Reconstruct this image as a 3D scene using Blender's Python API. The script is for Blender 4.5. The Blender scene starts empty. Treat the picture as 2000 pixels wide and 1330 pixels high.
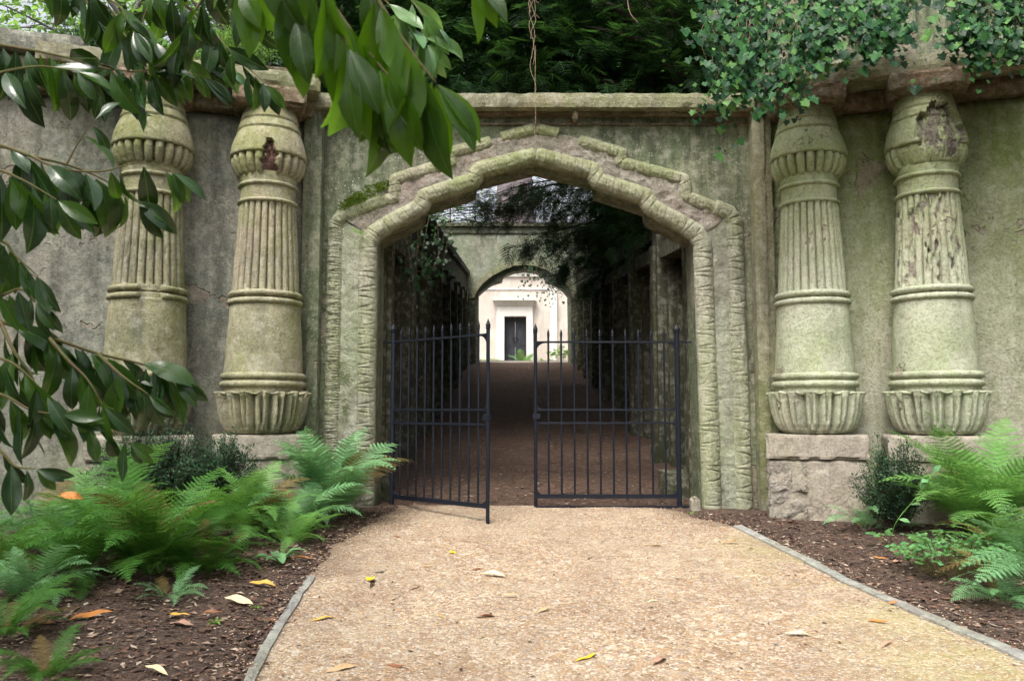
import bpy, math, random
from math import sin, cos, pi, radians, sqrt, atan2, exp
from mathutils import Vector, Matrix, noise
random.seed(7)
R = random.random
def U(a, b): return a + (b - a) * random.random()
scene = bpy.context.scene
COL = scene.collection

# ------------------------------------------------------------------ camera
CZ = 1.06; F = 1600.0; P = math.atan(135 / F)
def ray(px, py):
    cx = (px - 1000) / F; cy = (665 - py) / F
    return Vector((cx, cos(P) - cy * sin(P), sin(P) + cy * cos(P)))
def at(px, py, Y):
    d = ray(px, py); t = Y / d.y
    return Vector((d.x * t, Y, CZ + d.z * t))
def zat(py, Y): return at(1000, py, Y).z
cam = bpy.data.cameras.new('camera'); cam.lens = 36 * F / 2000; cam.sensor_width = 36
cam.clip_start = 0.05; cam.clip_end = 600
cam.dof.use_dof = True; cam.dof.focus_distance = 8.8; cam.dof.aperture_fstop = 7
co = bpy.data.objects.new('camera', cam); COL.objects.link(co)
co.location = (0, 0, CZ); co.rotation_euler = (pi / 2 + P, 0, 0); scene.camera = co

def nz(p, s=1.0, seed=0.0):
    return noise.noise(Vector((p[0] * s + seed, p[1] * s - seed, p[2] * s + seed * .5)))
def fbm(p, s, seed=0.0, o=3):
    v = 0; a = 1
    for i in range(o):
        v += a * nz(p, s, seed + i * 7.3); s *= 2.1; a *= .5
    return v

# ------------------------------------------------------------------ mesh helpers
class MB:
    def __init__(s): s.at = []; s.v = []; s.f = []; s.m = []; s.mi = 0
    def add(s, vs, fs):
        n = len(s.v); s.v.extend(vs)
        for f in fs: s.f.append([i + n for i in f]); s.m.append(s.mi)
    def box(s, x0, x1, y0, y1, z0, z1):
        vs = [(x, y, z) for x in (x0, x1) for y in (y0, y1) for z in (z0, z1)]
        s.add(vs, [(0, 1, 3, 2), (4, 6, 7, 5), (0, 4, 5, 1), (2, 3, 7, 6), (0, 2, 6, 4), (1, 5, 7, 3)])
    def rbox(s, x0, x1, y0, y1, z0, z1, step=.06, amp=.006, seed=0, freq=6, M=None, chip=0.0, shear=0):
        # subdivided box with worn, uneven surfaces
        nx = max(1, int((x1 - x0) / step)); ny = max(1, int((y1 - y0) / step)); nzz = max(1, int((z1 - z0) / step))
        L = [x0 + (x1 - x0) * i / nx for i in range(nx + 1)]
        Wd = [y0 + (y1 - y0) * i / ny for i in range(ny + 1)]
        H = [z0 + (z1 - z0) * i / nzz for i in range(nzz + 1)]
        idx = {}; vs = []
        def g(i, j, k):
            key = (i, j, k)
            if key in idx: return idx[key]
            p = Vector((L[i], Wd[j], H[k]))
            e = (i in (0, nx)) + (j in (0, ny)) + (k in (0, nzz))
            a = amp
            d = Vector((fbm(p, freq, seed), fbm(p, freq, seed + 31), fbm(p, freq, seed + 57))) * a
            if e >= 2:
                c = Vector(((x0 + x1) / 2, (y0 + y1) / 2, (z0 + z1) / 2))
                w = max(0, fbm(p, freq * .8, seed + 80)) * chip + amp * .9
                dd = Vector((0, 0, 0))
                if i in (0, nx): dd.x = w if i == 0 else -w
                if j in (0, ny): dd.y = w if j == 0 else -w
                if k in (0, nzz): dd.z = w if k == 0 else -w
                d += dd
            q = p + d
            q.z += shear * (q.x - x0)
            if M: q = M @ q
            idx[key] = len(vs); vs.append(q[:]); return idx[key]
        fs = []
        for i in range(nx):
            for j in range(ny):
                fs.append((g(i, j, 0), g(i, j + 1, 0), g(i + 1, j + 1, 0), g(i + 1, j, 0)))
                fs.append((g(i, j, nzz), g(i + 1, j, nzz), g(i + 1, j + 1, nzz), g(i, j + 1, nzz)))
        for i in range(nx):
            for k in range(nzz):
                fs.append((g(i, 0, k), g(i + 1, 0, k), g(i + 1, 0, k + 1), g(i, 0, k + 1)))
                fs.append((g(i, ny, k), g(i, ny, k + 1), g(i + 1, ny, k + 1), g(i + 1, ny, k)))
        for j in range(ny):
            for k in range(nzz):
                fs.append((g(0, j, k), g(0, j, k + 1), g(0, j + 1, k + 1), g(0, j + 1, k)))
                fs.append((g(nx, j, k), g(nx, j + 1, k), g(nx, j + 1, k + 1), g(nx, j, k + 1)))
        s.add(vs, fs)
    def tube(s, pts, r, n=6, cap=True):
        pts = [Vector(p) for p in pts]; rs = r if isinstance(r, (list, tuple)) else [r] * len(pts)
        vs = []; fs = []
        up = Vector((0.13, 0.37, 0.92))
        for i, p in enumerate(pts):
            d = (pts[min(i + 1, len(pts) - 1)] - pts[max(i - 1, 0)]).normalized()
            a = d.cross(up)
            if a.length < .15: a = d.cross(Vector((1, 0, 0)))
            a.normalize(); b = d.cross(a)
            for k in range(n):
                t = 2 * pi * k / n
                vs.append((p + (a * cos(t) + b * sin(t)) * rs[i])[:])
        for i in range(len(pts) - 1):
            for k in range(n):
                k2 = (k + 1) % n
                fs.append((i * n + k, i * n + k2, (i + 1) * n + k2, (i + 1) * n + k))
        if cap:
            fs.append(tuple(range(n))[::-1]); m = (len(pts) - 1) * n; fs.append(tuple(range(m, m + n)))
        s.add(vs, fs)
    def prism(s, poly, y0, y1):      # poly in (x,z), extruded in y
        n = len(poly)
        vs = [(x, y0, z) for x, z in poly] + [(x, y1, z) for x, z in poly]
        fs = [tuple(range(n)), tuple(range(2 * n - 1, n - 1, -1))]
        for i in range(n):
            j = (i + 1) % n; fs.append((i, i + n, j + n, j))
        s.add(vs, fs)
def wpos(o):
    v = Vector((0, 0, 0))
    while o is not None: v += o.location; o = o.parent
    return v
def obj(name, mb, mats, parent=None, smooth=False):
    me = bpy.data.meshes.new(name)
    off = wpos(parent) if parent else Vector((0, 0, 0))
    vs = mb.v
    if off.length > 0: ox, oy, oz = off; vs = [(a[0] - ox, a[1] - oy, a[2] - oz) for a in vs]
    me.from_pydata(vs, [], mb.f)
    if not isinstance(mats, (list, tuple)): mats = [mats]
    for m in mats: me.materials.append(m)
    if len(mats) > 1: me.polygons.foreach_set('material_index', mb.m)
    if smooth: me.polygons.foreach_set('use_smooth', [True] * len(me.polygons))
    me.update()
    o = bpy.data.objects.new(name, me); COL.objects.link(o)
    if parent: o.parent = parent
    return o
def thing(name, label, cat, loc=(0, 0, 0), group=None):
    o = bpy.data.objects.new(name, None); o.empty_display_size = .1
    COL.objects.link(o); o.location = loc
    o['label'] = label; o['category'] = cat
    if group: o['group'] = group
    return o
def tag(o, label, cat, group=None, kind=None):
    if label: o['label'] = label
    if cat: o['category'] = cat
    if group: o['group'] = group
    if kind: o['kind'] = kind
    return o
def struct(name, mb, m, smooth=False):
    o = obj(name, mb, m, None, smooth); o['kind'] = 'structure'; return o

# ------------------------------------------------------------------ materials
class N:
    def __init__(s, name):
        s.m = bpy.data.materials.new(name); s.m.use_nodes = True
        s.t = s.m.node_tree; s.n = s.t.nodes; s.l = s.t.links
        s.b = s.n['Principled BSDF']; s.out = s.n['Material Output']
        s.tc = s.n.new('ShaderNodeTexCoord')
    def co(s, scale=(1, 1, 1), kind='Object'):
        mp = s.n.new('ShaderNodeMapping'); mp.inputs['Scale'].default_value = scale
        s.l.new(s.tc.outputs[kind], mp.inputs[0]); return mp.outputs[0]
    def noise(s, sc, det=6, rough=.6, co=None, dist=0):
        n = s.n.new('ShaderNodeTexNoise'); n.inputs['Scale'].default_value = sc
        n.inputs['Detail'].default_value = min(det, 5); n.inputs['Roughness'].default_value = rough
        n.inputs['Distortion'].default_value = dist
        s.l.new(co or s.co(), n.inputs['Vector']); return n.outputs['Fac']
    def vor(s, sc, out='Color', feat='F1', co=None, rnd=1):
        n = s.n.new('ShaderNodeTexVoronoi'); n.feature = feat; n.inputs['Scale'].default_value = sc
        n.inputs['Randomness'].default_value = rnd
        s.l.new(co or s.co(), n.inputs['Vector']); return n.outputs[out]
    def ramp(s, fac, stops, interp='LINEAR'):
        r = s.n.new('ShaderNodeValToRGB'); e = r.color_ramp; e.interpolation = interp
        while len(e.elements) < len(stops): e.elements.new(.5)
        for el, (p, c) in zip(e.elements, stops):
            el.position = p; el.color = (c, c, c, 1) if isinstance(c, (int, float)) else (*c, 1)
        s.l.new(fac, r.inputs[0]); return r.outputs[0]
    def mix(s, fac, a, b, mode='MIX'):
        m = s.n.new('ShaderNodeMix'); m.data_type = 'RGBA'; m.blend_type = mode
        for sock, v in ((m.inputs[0], fac), (m.inputs[6], a), (m.inputs[7], b)):
            if hasattr(v, 'links'): s.l.new(v, sock)
            elif isinstance(v, (int, float)): sock.default_value = v if sock == m.inputs[0] else (v, v, v, 1)
            else: sock.default_value = (*v, 1)
        return m.outputs[2]
    def math(s, op, a, b=None, clamp=False):
        m = s.n.new('ShaderNodeMath'); m.operation = op; m.use_clamp = clamp
        for i, v in enumerate((a, b)):
            if v is None: continue
            if hasattr(v, 'links'): s.l.new(v, m.inputs[i])
            else: m.inputs[i].default_value = v
        return m.outputs[0]
    def bump(s, h, dist, strength=1.0, prev=None):
        b = s.n.new('ShaderNodeBump'); b.inputs['Distance'].default_value = dist
        b.inputs['Strength'].default_value = strength; s.l.new(h, b.inputs['Height'])
        if prev is not None: s.l.new(prev, b.inputs['Normal'])
        return b.outputs[0]
    def fin(s, col, rough=.85, normal=None, spec=.3):
        if hasattr(col, 'links'): s.l.new(col, s.b.inputs['Base Color'])
        else: s.b.inputs['Base Color'].default_value = (*col, 1)
        if hasattr(rough, 'links'): s.l.new(rough, s.b.inputs['Roughness'])
        else: s.b.inputs['Roughness'].default_value = rough
        s.b.inputs['Specular IOR Level'].default_value = spec
        if normal is not None: s.l.new(normal, s.b.inputs['Normal'])
        return s.m

def gt(c, a=1.0): return (c[0] * (1 - .03 * a), c[1] * (1 + .02 * a), c[2] * (1 - .07 * a))
def stone(name, c1, c2, green=(.13, .2, .05), gamt=.5, dark=(.08, .085, .06), damt=.5, lich=.3,
          pink=(.36, .25, .2), pamt=.3, bmp=1.0, top_green=None, bump_scale=1.0, crack=.5, loss=0, drip=None):
    if not name.startswith(('far', 'red', 'broken', 'kerb', 'plinth', 'rubble')): c1 = gt(c1); c2 = gt(c2); pink = gt(pink, .5); green = (green[0] * 1.18, green[1] * 1.1, green[2] * .9)
    k = N(name)
    obc = k.co()
    st = k.co((1, 1, .18))
    big = k.noise(1.3, 8, .65, obc, .4)
    c = k.mix(k.ramp(big, [(.42, 0), (.58, 1)]), c1, c2)
    pk = k.ramp(k.noise(.9, 6, .6, k.co((1.2, 1, .9))), [(.5, 0), (.6, pamt)])
    c = k.mix(pk, c, pink)
    strk = k.ramp(k.noise(4.5, 7, .68, st, .2), [(.47, 0), (.63, damt)])
    c = k.mix(strk, c, dark)
    gn = k.ramp(k.noise(.95, 9, .66, k.co((1, 1.3, .6)), .5), [(.46, 0), (.58, gamt)])
    if top_green:
        sep = k.n.new('ShaderNodeSeparateXYZ'); k.l.new(k.tc.outputs['Object'], sep.inputs[0])
        z0, z1, a = top_green
        mr = k.n.new('ShaderNodeMapRange'); mr.inputs[1].default_value = z0; mr.inputs[2].default_value = z1
        mr.inputs[3].default_value = 0; mr.inputs[4].default_value = a
        k.l.new(sep.outputs[2], mr.inputs[0])
        nn = k.math('MULTIPLY', mr.outputs[0], k.ramp(k.noise(1.6, 8, .6, st), [(.25, .35), (.6, 1)]))
        gn = k.math('MAXIMUM', gn, nn)
    c = k.mix(gn, c, green)
    lm = None
    if loss:
        lm = k.ramp(k.noise(1.5, 5, .62, k.co((1, 1, .8)), .3), [(.64 - loss, 0), (.65 - loss, 1)])
        c = k.mix(k.math('MULTIPLY', lm, .75), c, k.mix(k.noise(22, 4, .7, obc), (.36, .29, .22), (.24, .20, .16)))
    if drip:
        sp = k.n.new('ShaderNodeSeparateXYZ'); k.l.new(k.tc.outputs['Object'], sp.inputs[0])
        m2 = k.n.new('ShaderNodeMapRange'); m2.inputs[1].default_value = drip[0]; m2.inputs[2].default_value = drip[1]; m2.inputs[3].default_value = 0; m2.inputs[4].default_value = 1
        k.l.new(sp.outputs[2], m2.inputs[0])
        dn = k.ramp(k.noise(11, 4, .6, k.co((1, 1, .05))), [(.46, 0), (.6, drip[2])])
        c = k.mix(k.math('MULTIPLY', m2.outputs[0], dn), c, (.05, .055, .04))
    # fine mottling, grain and soot specks
    fine = k.noise(38, 5, .75, obc)
    c = k.mix(k.ramp(fine, [(.36, .75), (.54, 0)]), c, k.mix(.75, c, dark))
    med = k.noise(9, 6, .7, obc)
    c = k.mix(k.ramp(med, [(.48, 0), (.66, .6)]), c, k.mix(.5, c, (.62, .6, .5)))
    vd = k.vor(24, 'Distance', co=obc)
    spots = k.math('MULTIPLY', k.ramp(vd, [(.13, 1), (.24, 0)]), k.ramp(k.noise(2.6, 4, .6, obc), [(.5, 0), (.62, lich)]))
    c = k.mix(spots, c, (.62, .63, .54))
    # hairline cracks
    cr = k.n.new('ShaderNodeTexVoronoi'); cr.feature = 'DISTANCE_TO_EDGE'; cr.inputs['Scale'].default_value = 1.9
    wob = k.n.new('ShaderNodeTexNoise'); wob.inputs['Scale'].default_value = 5; wob.inputs['Detail'].default_value = 6
    k.l.new(obc, wob.inputs['Vector'])
    va = k.n.new('ShaderNodeVectorMath'); va.operation = 'ADD'; sc = k.n.new('ShaderNodeVectorMath'); sc.operation = 'SCALE'
    sc.inputs['Scale'].default_value = .45
    k.l.new(wob.outputs['Color'], sc.inputs[0]); k.l.new(sc.outputs[0], va.inputs[0]); k.l.new(obc, va.inputs[1])
    k.l.new(va.outputs[0], cr.inputs['Vector'])
    crm = k.math('MULTIPLY', k.ramp(cr.outputs['Distance'], [(.0, 1), (.006, 0)]), k.ramp(k.noise(1.7, 3, .5, obc), [(.48, 0), (.55, crack)]))
    c = k.mix(crm, c, (.05, .045, .04))
    b1 = k.bump(k.noise(11 * bump_scale, 8, .7, obc), .012 * bmp)
    b2 = k.bump(fine, .012 * bmp, 1, b1)
    b3 = k.bump(k.math('MULTIPLY', crm, -1.0), .01, 1, b2)
    if lm is not None: b3 = k.bump(k.math('MULTIPLY', lm, -1.0), .02, 1, b3)
    return k.fin(c, .9, b3, .2)

BUFF = (.34, .30, .21); GREY = (.27, .26, .22)
M = {}
M['center'] = stone('render_centre', (.32, .31, .225), (.22, .22, .155), (.08, .14, .075), .5, (.04, .045, .03), .55, .6, (.31, .26, .21), .35, 1.2, (3.6, 4.5, .4), loss=.035, drip=(2.0, 4.3, .6))
M['band'] = stone('rubble_band', (.44, .395, .345), (.34, .295, .25), (.18, .2, .10), .25, (.10, .09, .08), .5, .5, (.36, .26, .21), .5, 2.6)
M['jambgreen'] = stone('jamb_band', (.42, .41, .35), (.34, .34, .29), (.18, .25, .14), .45, (.13, .12, .10), .5, .8, (.35, .29, .25), .4, 1.6)
M['roll'] = stone('carved_roll', (.37, .35, .27), (.30, .285, .20), (.17, .22, .09), .6, (.09, .09, .06), .45, .5, (.34, .27, .2), .3, 1.2)
M['rollside'] = stone('carved_roll_grey', (.43, .41, .335), (.34, .325, .26), (.19, .25, .11), .38, (.09, .09, .07), .5, .7, (.34, .29, .24), .3, 1.2)
M['wingL'] = stone('render_left', (.37, .35, .31), (.25, .25, .235), (.13, .16, .09), .35, (.07, .07, .065), .6, .35, (.36, .305, .26), .45, 1.2, loss=.03, drip=(1, 4.4, .35))
M['wingR'] = stone('render_right', (.48, .45, .385), (.40, .38, .31), (.15, .23, .045), .5, (.12, .12, .08), .35, .3, (.45, .39, .33), .6, 1.2, (1.3, 3.8, 1.0), loss=.035, drip=(2.6, 4.8, .4))
M['colL'] = stone('column_left', (.42, .37, .265), (.32, .285, .20), (.19, .23, .06), .5, (.10, .105, .08), .4, .6, (.38, .28, .24), .6, 1.0)
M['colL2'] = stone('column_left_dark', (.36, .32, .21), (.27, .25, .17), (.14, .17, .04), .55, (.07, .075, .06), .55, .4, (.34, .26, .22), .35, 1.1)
M['colR'] = stone('column_right', (.52, .51, .42), (.43, .445, .33), (.22, .29, .10), .45, (.14, .15, .10), .3, .6, (.46, .39, .33), .6, 1.0, (2.5, 3.4, .75), loss=.02)
M['plinth'] = stone('plinth_stone', (.40, .35, .29), (.34, .30, .25), (.2, .22, .12), .3, (.13, .12, .10), .35, .4, (.38, .3, .25), .4, 1.0)
M['coping'] = stone('coping_stone', (.34, .31, .22), (.25, .23, .16), (.13, .17, .06), .5, (.08, .08, .06), .5, .4, (.32, .22, .16), .35, 1.0)
M['brick'] = stone('broken_brick', (.28, .20, .14), (.20, .145, .10), (.13, .14, .05), .4, (.06, .045, .035), .5, .3, (.33, .19, .13), .45, 2.2)
M['redbrick'] = stone('red_rubble', (.36, .28, .22), (.28, .21, .16), (.18, .2, .09), .5, (.12, .09, .07), .5, .4, (.38, .24, .19), .5, 2.6)
M['holebrick'] = stone('red_brick_core', (.30, .14, .12), (.22, .10, .09), (.12, .14, .06), .2, (.08, .05, .04), .5, .3, (.36, .24, .2), .4, 2.6)
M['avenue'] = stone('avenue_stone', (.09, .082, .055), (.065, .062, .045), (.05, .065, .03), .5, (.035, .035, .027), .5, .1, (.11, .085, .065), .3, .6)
M['inner'] = stone('inner_render', (.34, .35, .30), (.26, .28, .24), (.14, .19, .12), .5, (.10, .10, .08), .4, .3, (.34, .27, .2), .3, 1.0)
M['farwall'] = stone('far_wall', (.70, .62, .56), (.62, .55, .50), (.4, .4, .3), .15, (.3, .27, .24), .3, .2, (.6, .48, .42), .4, .6)
M['farwhite'] = stone('far_white', (.8, .79, .75), (.76, .74, .70), (.5, .52, .4), .12, (.5, .48, .44), .2, .1, (.7, .66, .6), .2, .5)
M['kerb'] = stone('kerb_stone', (.40, .40, .38), (.30, .30, .29), (.2, .24, .14), .3, (.14, .13, .11), .4, .4, (.36, .31, .26), .5, 1.4)

# iron
k = N('black_iron')
n = k.noise(60, 5, .7)
col = k.mix(k.ramp(k.noise(9, 5), [(.55, 0), (.75, .5)]), (.006, .009, .017), (.014, .012, .014))
M['iron'] = k.fin(col, k.ramp(n, [(.3, .4), (.7, .65)]), k.bump(n, .004), .3)

# foliage
def leafmat(name, cols, gloss=.35, trans=.35, tint=(.35, .55, .05), vein=0, spec=.5, under=None):
    nrm_ = None
    k = N(name)
    geo = k.n.new('ShaderNodeNewGeometry')
    rnd = geo.outputs['Random Per Island']
    st = [(i / (len(cols) - 1), c) for i, c in enumerate(cols)]
    c = k.ramp(rnd, st)
    c = k.mix(k.ramp(k.noise(14, 4, .6), [(.38, .55), (.62, 0)]), c, k.mix(.5, c, (.006, .012, .004)))
    c = k.mix(k.ramp(k.noise(47, 3, .6), [(.62, 0), (.7, .35)]), c, k.mix(.5, c, (.16, .13, .03)))
    if under: 
        c = k.mix(geo.outputs['Backfacing'], c, k.mix(.5, c, under))
    if vein:
        an = k.n.new('ShaderNodeAttribute'); an.attribute_name = 'leafuv'
        sp = k.n.new('ShaderNodeSeparateXYZ'); k.l.new(an.outputs['Vector'], sp.inputs[0])
        au = k.math('ABSOLUTE', sp.outputs[1])
        ph = k.math('SUBTRACT', k.math('MULTIPLY', sp.outputs[0], 13.0), k.math('MULTIPLY', au, 1.6))
        fr = k.math('ABSOLUTE', k.math('SUBTRACT', k.math('FRACT', ph), .5))
        vn = k.ramp(fr, [(.36, 0), (.5, 1)])
        c = k.mix(k.math('MULTIPLY', vn, .2), c, k.mix(.5, c, (.10, .22, .04)))
        edge = k.math('ADD', k.math('MAXIMUM', au, k.math('MULTIPLY', sp.outputs[0], .98)), k.math('MULTIPLY', k.noise(23, 4, .6), .35))
        c = k.mix(k.math('MULTIPLY', k.ramp(edge, [(1.17, 0), (1.2, 1)]) if False else k.math('GREATER_THAN', edge, 1.235), .8), c, (.12, .07, .02))
        nrm_ = k.bump(k.noise(30, 3, .6), .0012, .5, k.bump(vn, .0006, .25))
    k.fin(c, gloss, nrm_, spec)
    tr = k.n.new('ShaderNodeBsdfTranslucent'); mx = k.n.new('ShaderNodeMixShader')
    k.l.new(k.mix(.4, c, tint, 'MIX'), tr.inputs['Color'])
    tr3 = trans if isinstance(trans, tuple) else (trans * .5, trans * .8, min(.7, trans * 1.9)); k.l.new(k.ramp(rnd, [(.0, tr3[0]), (.55, tr3[1]), (.75, tr3[2]), (1, tr3[2])]), mx.inputs[0])
    k.l.new(k.b.outputs[0], mx.inputs[1]); k.l.new(tr.outputs[0], mx.inputs[2])
    k.l.new(mx.outputs[0], k.out.inputs[0])
    return k.m
M['laurel'] = leafmat('laurel_leaf', [(.004, .018, .009), (.007, .026, .011), (.010, .034, .012), (.014, .045, .012), (.05, .13, .012), (.07, .16, .012)], .16, (.03, .06, .34), (.20, .46, .005), under=(.035, .075, .025), vein=1)
M['rhodo'] = leafmat('hanging_leaf', [(.006, .022, .008), (.009, .03, .009), (.014, .045, .01), (.08, .20, .01), (.13, .30, .012), (.11, .26, .01)], .2, (.06, .3, .62), (.28, .60, .004), under=(.05, .11, .02), vein=1)  # bright green stops put backlighting into the colour of some leaves
M['palelaurel'] = leafmat('pale_leaf', [(.10, .22, .10), (.12, .26, .06), (.2, .36, .14)], .28, .4, (.35, .6, .1))
M['fern'] = leafmat('fern_frond', [(.12, .32, .07), (.19, .42, .10), (.27, .48, .14)], .55, .35, (.25, .5, .08), spec=.25)
M['fern2'] = leafmat('fern_frond_blue', [(.15, .36, .15), (.22, .45, .20), (.30, .52, .25)], .55, .32, (.25, .48, .14), spec=.25)
M['ferndark'] = leafmat('fern_frond_deep', [(.04, .15, .025), (.07, .21, .03), (.11, .27, .04)], .5, .32, (.2, .42, .04), spec=.25)
M['fernbrown'] = leafmat('fern_frond_dead', [(.16, .10, .04), (.22, .16, .06), (.14, .14, .04)], .7, .25, (.3, .25, .06), spec=.1)
M['ivy'] = leafmat('ivy_leaf', [(.005, .03, .012), (.009, .045, .018), (.015, .065, .026), (.03, .11, .036), (.07, .21, .06), (.2, .40, .11)], .45, .18, (.2, .45, .06), spec=.2)
M['ivydark'] = leafmat('ivy_leaf_dark', [(.015, .05, .02), (.03, .09, .03), (.05, .14, .03)], .4, .25, (.12, .28, .04))  # darker green leaves for trailing ivy and shrubs
M['box'] = leafmat('box_leaf', [(.012, .04, .022), (.02, .06, .03), (.035, .09, .035), (.09, .17, .08)], .5, .15, (.1, .2, .04), spec=.2)
M['yew'] = leafmat('yew_leaf', [(.007, .025, .009), (.012, .042, .013), (.02, .065, .016), (.05, .13, .03)], .5, .25, (.10, .24, .03), spec=.25)
M['lightfol'] = leafmat('spring_leaf', [(.12, .28, .04), (.18, .36, .06), (.26, .46, .10)], .5, .45, (.35, .6, .08), spec=.25)
M['herb'] = leafmat('herb_leaf', [(.10, .27, .10), (.15, .34, .12), (.18, .38, .10)], .5, .35, (.25, .5, .1), spec=.3)
M['moss'] = leafmat('moss', [(.06, .11, .01), (.10, .17, .015), (.14, .2, .02)], .9, .2, (.2, .3, .02), spec=.1)
k = N('bark'); n = k.noise(9, 8, .7, k.co((3, 3, .6)))
M['bark'] = k.fin(k.ramp(n, [(.3, (.03, .022, .018)), (.7, (.10, .075, .06))]), .9, k.bump(n, .03))
k = N('pale_bark'); n = k.noise(5, 8, .7, k.co((3, 3, .3)))
M['palebark'] = k.fin(k.ramp(n, [(.3, (.17, .14, .15)), (.7, (.32, .28, .29))]), .9, k.bump(n, .05))
k = N('twig'); M['twig'] = k.fin(k.ramp(k.noise(20), [(.3, (.10, .12, .03)), (.7, (.14, .09, .05))]), .7)
k = N('pale_twig'); M['paletwig'] = k.fin(k.ramp(k.noise(20), [(.3, (.33, .26, .18)), (.7, (.2, .13, .09))]), .8)
k = N('dark_door'); M['door'] = k.fin(k.ramp(k.noise(6, 6, .6, k.co((4, 4, .3))), [(.3, (.02, .024, .03)), (.7, (.05, .055, .065))]), .5)

M['vein'] = leafmat('leaf_midrib', [(.05, .11, .02), (.09, .18, .03)], .4, .3, (.3, .5, .04))
# ground materials
def gravelmat(name, cols, sc=75, dust=(.45, .34, .23), damt=.5, extra=None, bmp=1.0, patch=.4):
    k = N(name); c0 = k.co()
    v = k.n.new('ShaderNodeTexVoronoi'); v.inputs['Scale'].default_value = sc; k.l.new(c0, v.inputs['Vector'])
    sep = k.n.new('ShaderNodeSeparateColor'); k.l.new(v.outputs['Color'], sep.inputs[0])
    st = [(i / len(cols), c) for i, c in enumerate(cols)]
    c = k.ramp(sep.outputs[0], st, 'CONSTANT')
    v2 = k.n.new('ShaderNodeTexVoronoi'); v2.inputs['Scale'].default_value = sc * .45; k.l.new(c0, v2.inputs['Vector'])
    sep2 = k.n.new('ShaderNodeSeparateColor'); k.l.new(v2.outputs['Color'], sep2.inputs[0])
    cb = k.ramp(sep2.outputs[1], st, 'CONSTANT')
    c = k.mix(k.ramp(sep2.outputs[2], [(.72, 0), (.75, .9)]), c, cb)
    gap = k.ramp(v.outputs['Distance'], [(.35, 0), (.75, .55)])
    c = k.mix(gap, c, k.mix(.6, c, (.09, .06, .04)))
    big = k.noise(.8, 7, .6, c0)
    c = k.mix(k.ramp(big, [(.35, 0), (.7, damt)]), c, dust)
    c = k.mix(k.ramp(k.noise(2.4, 6, .7, c0), [(.4, patch), (.6, 0)]), c, k.mix(.55, c, (.16, .09, .06)))
    c = k.mix(k.ramp(k.noise(140, 3, .6, c0), [(.35, .35), (.6, 0)]), c, (.12, .08, .055))
    if extra: c = extra(k, c)
    h = k.math('SUBTRACT', 1.0, v.outputs['Distance'])
    h2 = k.math('SUBTRACT', 1.0, v2.outputs['Distance'])
    b = k.bump(h, .010 * bmp, .9); b = k.bump(h2, .012 * bmp, .6, b); b = k.bump(k.noise(5, 5, .6, c0), .03, .6, b)
    return k.fin(c, .9, b, .2)
def path_extra(k, c):
    # green algae tint close to the right hand edging
    sep = k.n.new('ShaderNodeSeparateXYZ'); k.l.new(k.tc.outputs['Object'], sep.inputs[0])
    e = k.math('SUBTRACT', sep.outputs[0], k.math('MULTIPLY', k.math('SUBTRACT', 8.0, sep.outputs[1]), -.02))
    band = k.ramp(k.math('MULTIPLY', sep.outputs[0], .3), [(.45, 0), (.72, 1)])
    m = k.math('MULTIPLY', band, k.ramp(k.noise(1.8, 6, .65), [(.42, 0), (.62, .6)]))
    c = k.mix(m, c, (.33, .32, .13))
    an = k.n.new('ShaderNodeAttribute'); an.attribute_name = 'edge'
    nn = k.math('ADD', k.math('MULTIPLY', k.math('SUBTRACT', k.noise(7, 8, .75), .5), 1.5), an.outputs['Fac'])
    return k.mix(k.ramp(nn, [(.15, .85), (.75, 0)]), c, k.mix(.35, (.10, .062, .045), c))
M['path'] = gravelmat('gravel', [(.50, .38, .25), (.38, .26, .16), (.60, .49, .36), (.28, .18, .11), (.70, .62, .51), (.38, .32, .27), (.48, .31, .17), (.53, .42, .30)], 58, (.455, .39, .285), .5, path_extra, patch=.6)
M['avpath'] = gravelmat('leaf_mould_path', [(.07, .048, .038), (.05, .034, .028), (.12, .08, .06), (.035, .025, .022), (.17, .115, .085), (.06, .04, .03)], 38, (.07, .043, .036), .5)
M['soil'] = gravelmat('soil', [(.045, .031, .027), (.034, .024, .022), (.085, .06, .047), (.04, .03, .027), (.17, .13, .105), (.03, .022, .02)], 48, (.05, .036, .032), .6, bmp=1.5)
M['bright'] = gravelmat('pale_gravel', [(.6, .53, .46), (.5, .43, .37), (.66, .6, .54)], 40, (.55, .47, .42), .5)
k = N('pebble'); geo = k.n.new('ShaderNodeNewGeometry')
M['pebble'] = k.fin(k.ramp(geo.outputs['Random Per Island'], [(0, (.35, .2, .11)), (.2, (.55, .38, .22)), (.4, (.58, .45, .31)), (.6, (.42, .30, .22)), (.8, (.6, .5, .39)), (1, (.5, .3, .15))], 'CONSTANT'), .75, None, .3)
k = N('litter'); geo = k.n.new('ShaderNodeNewGeometry')
M['litter'] = k.fin(k.ramp(geo.outputs['Random Per Island'], [(0, (.08, .05, .04)), (.3, (.16, .09, .06)), (.5, (.07, .045, .04)), (.68, (.28, .2, .15)), (.84, (.13, .07, .05)), (.93, (.42, .34, .27))], 'CONSTANT'), .85, None, .2)

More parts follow.
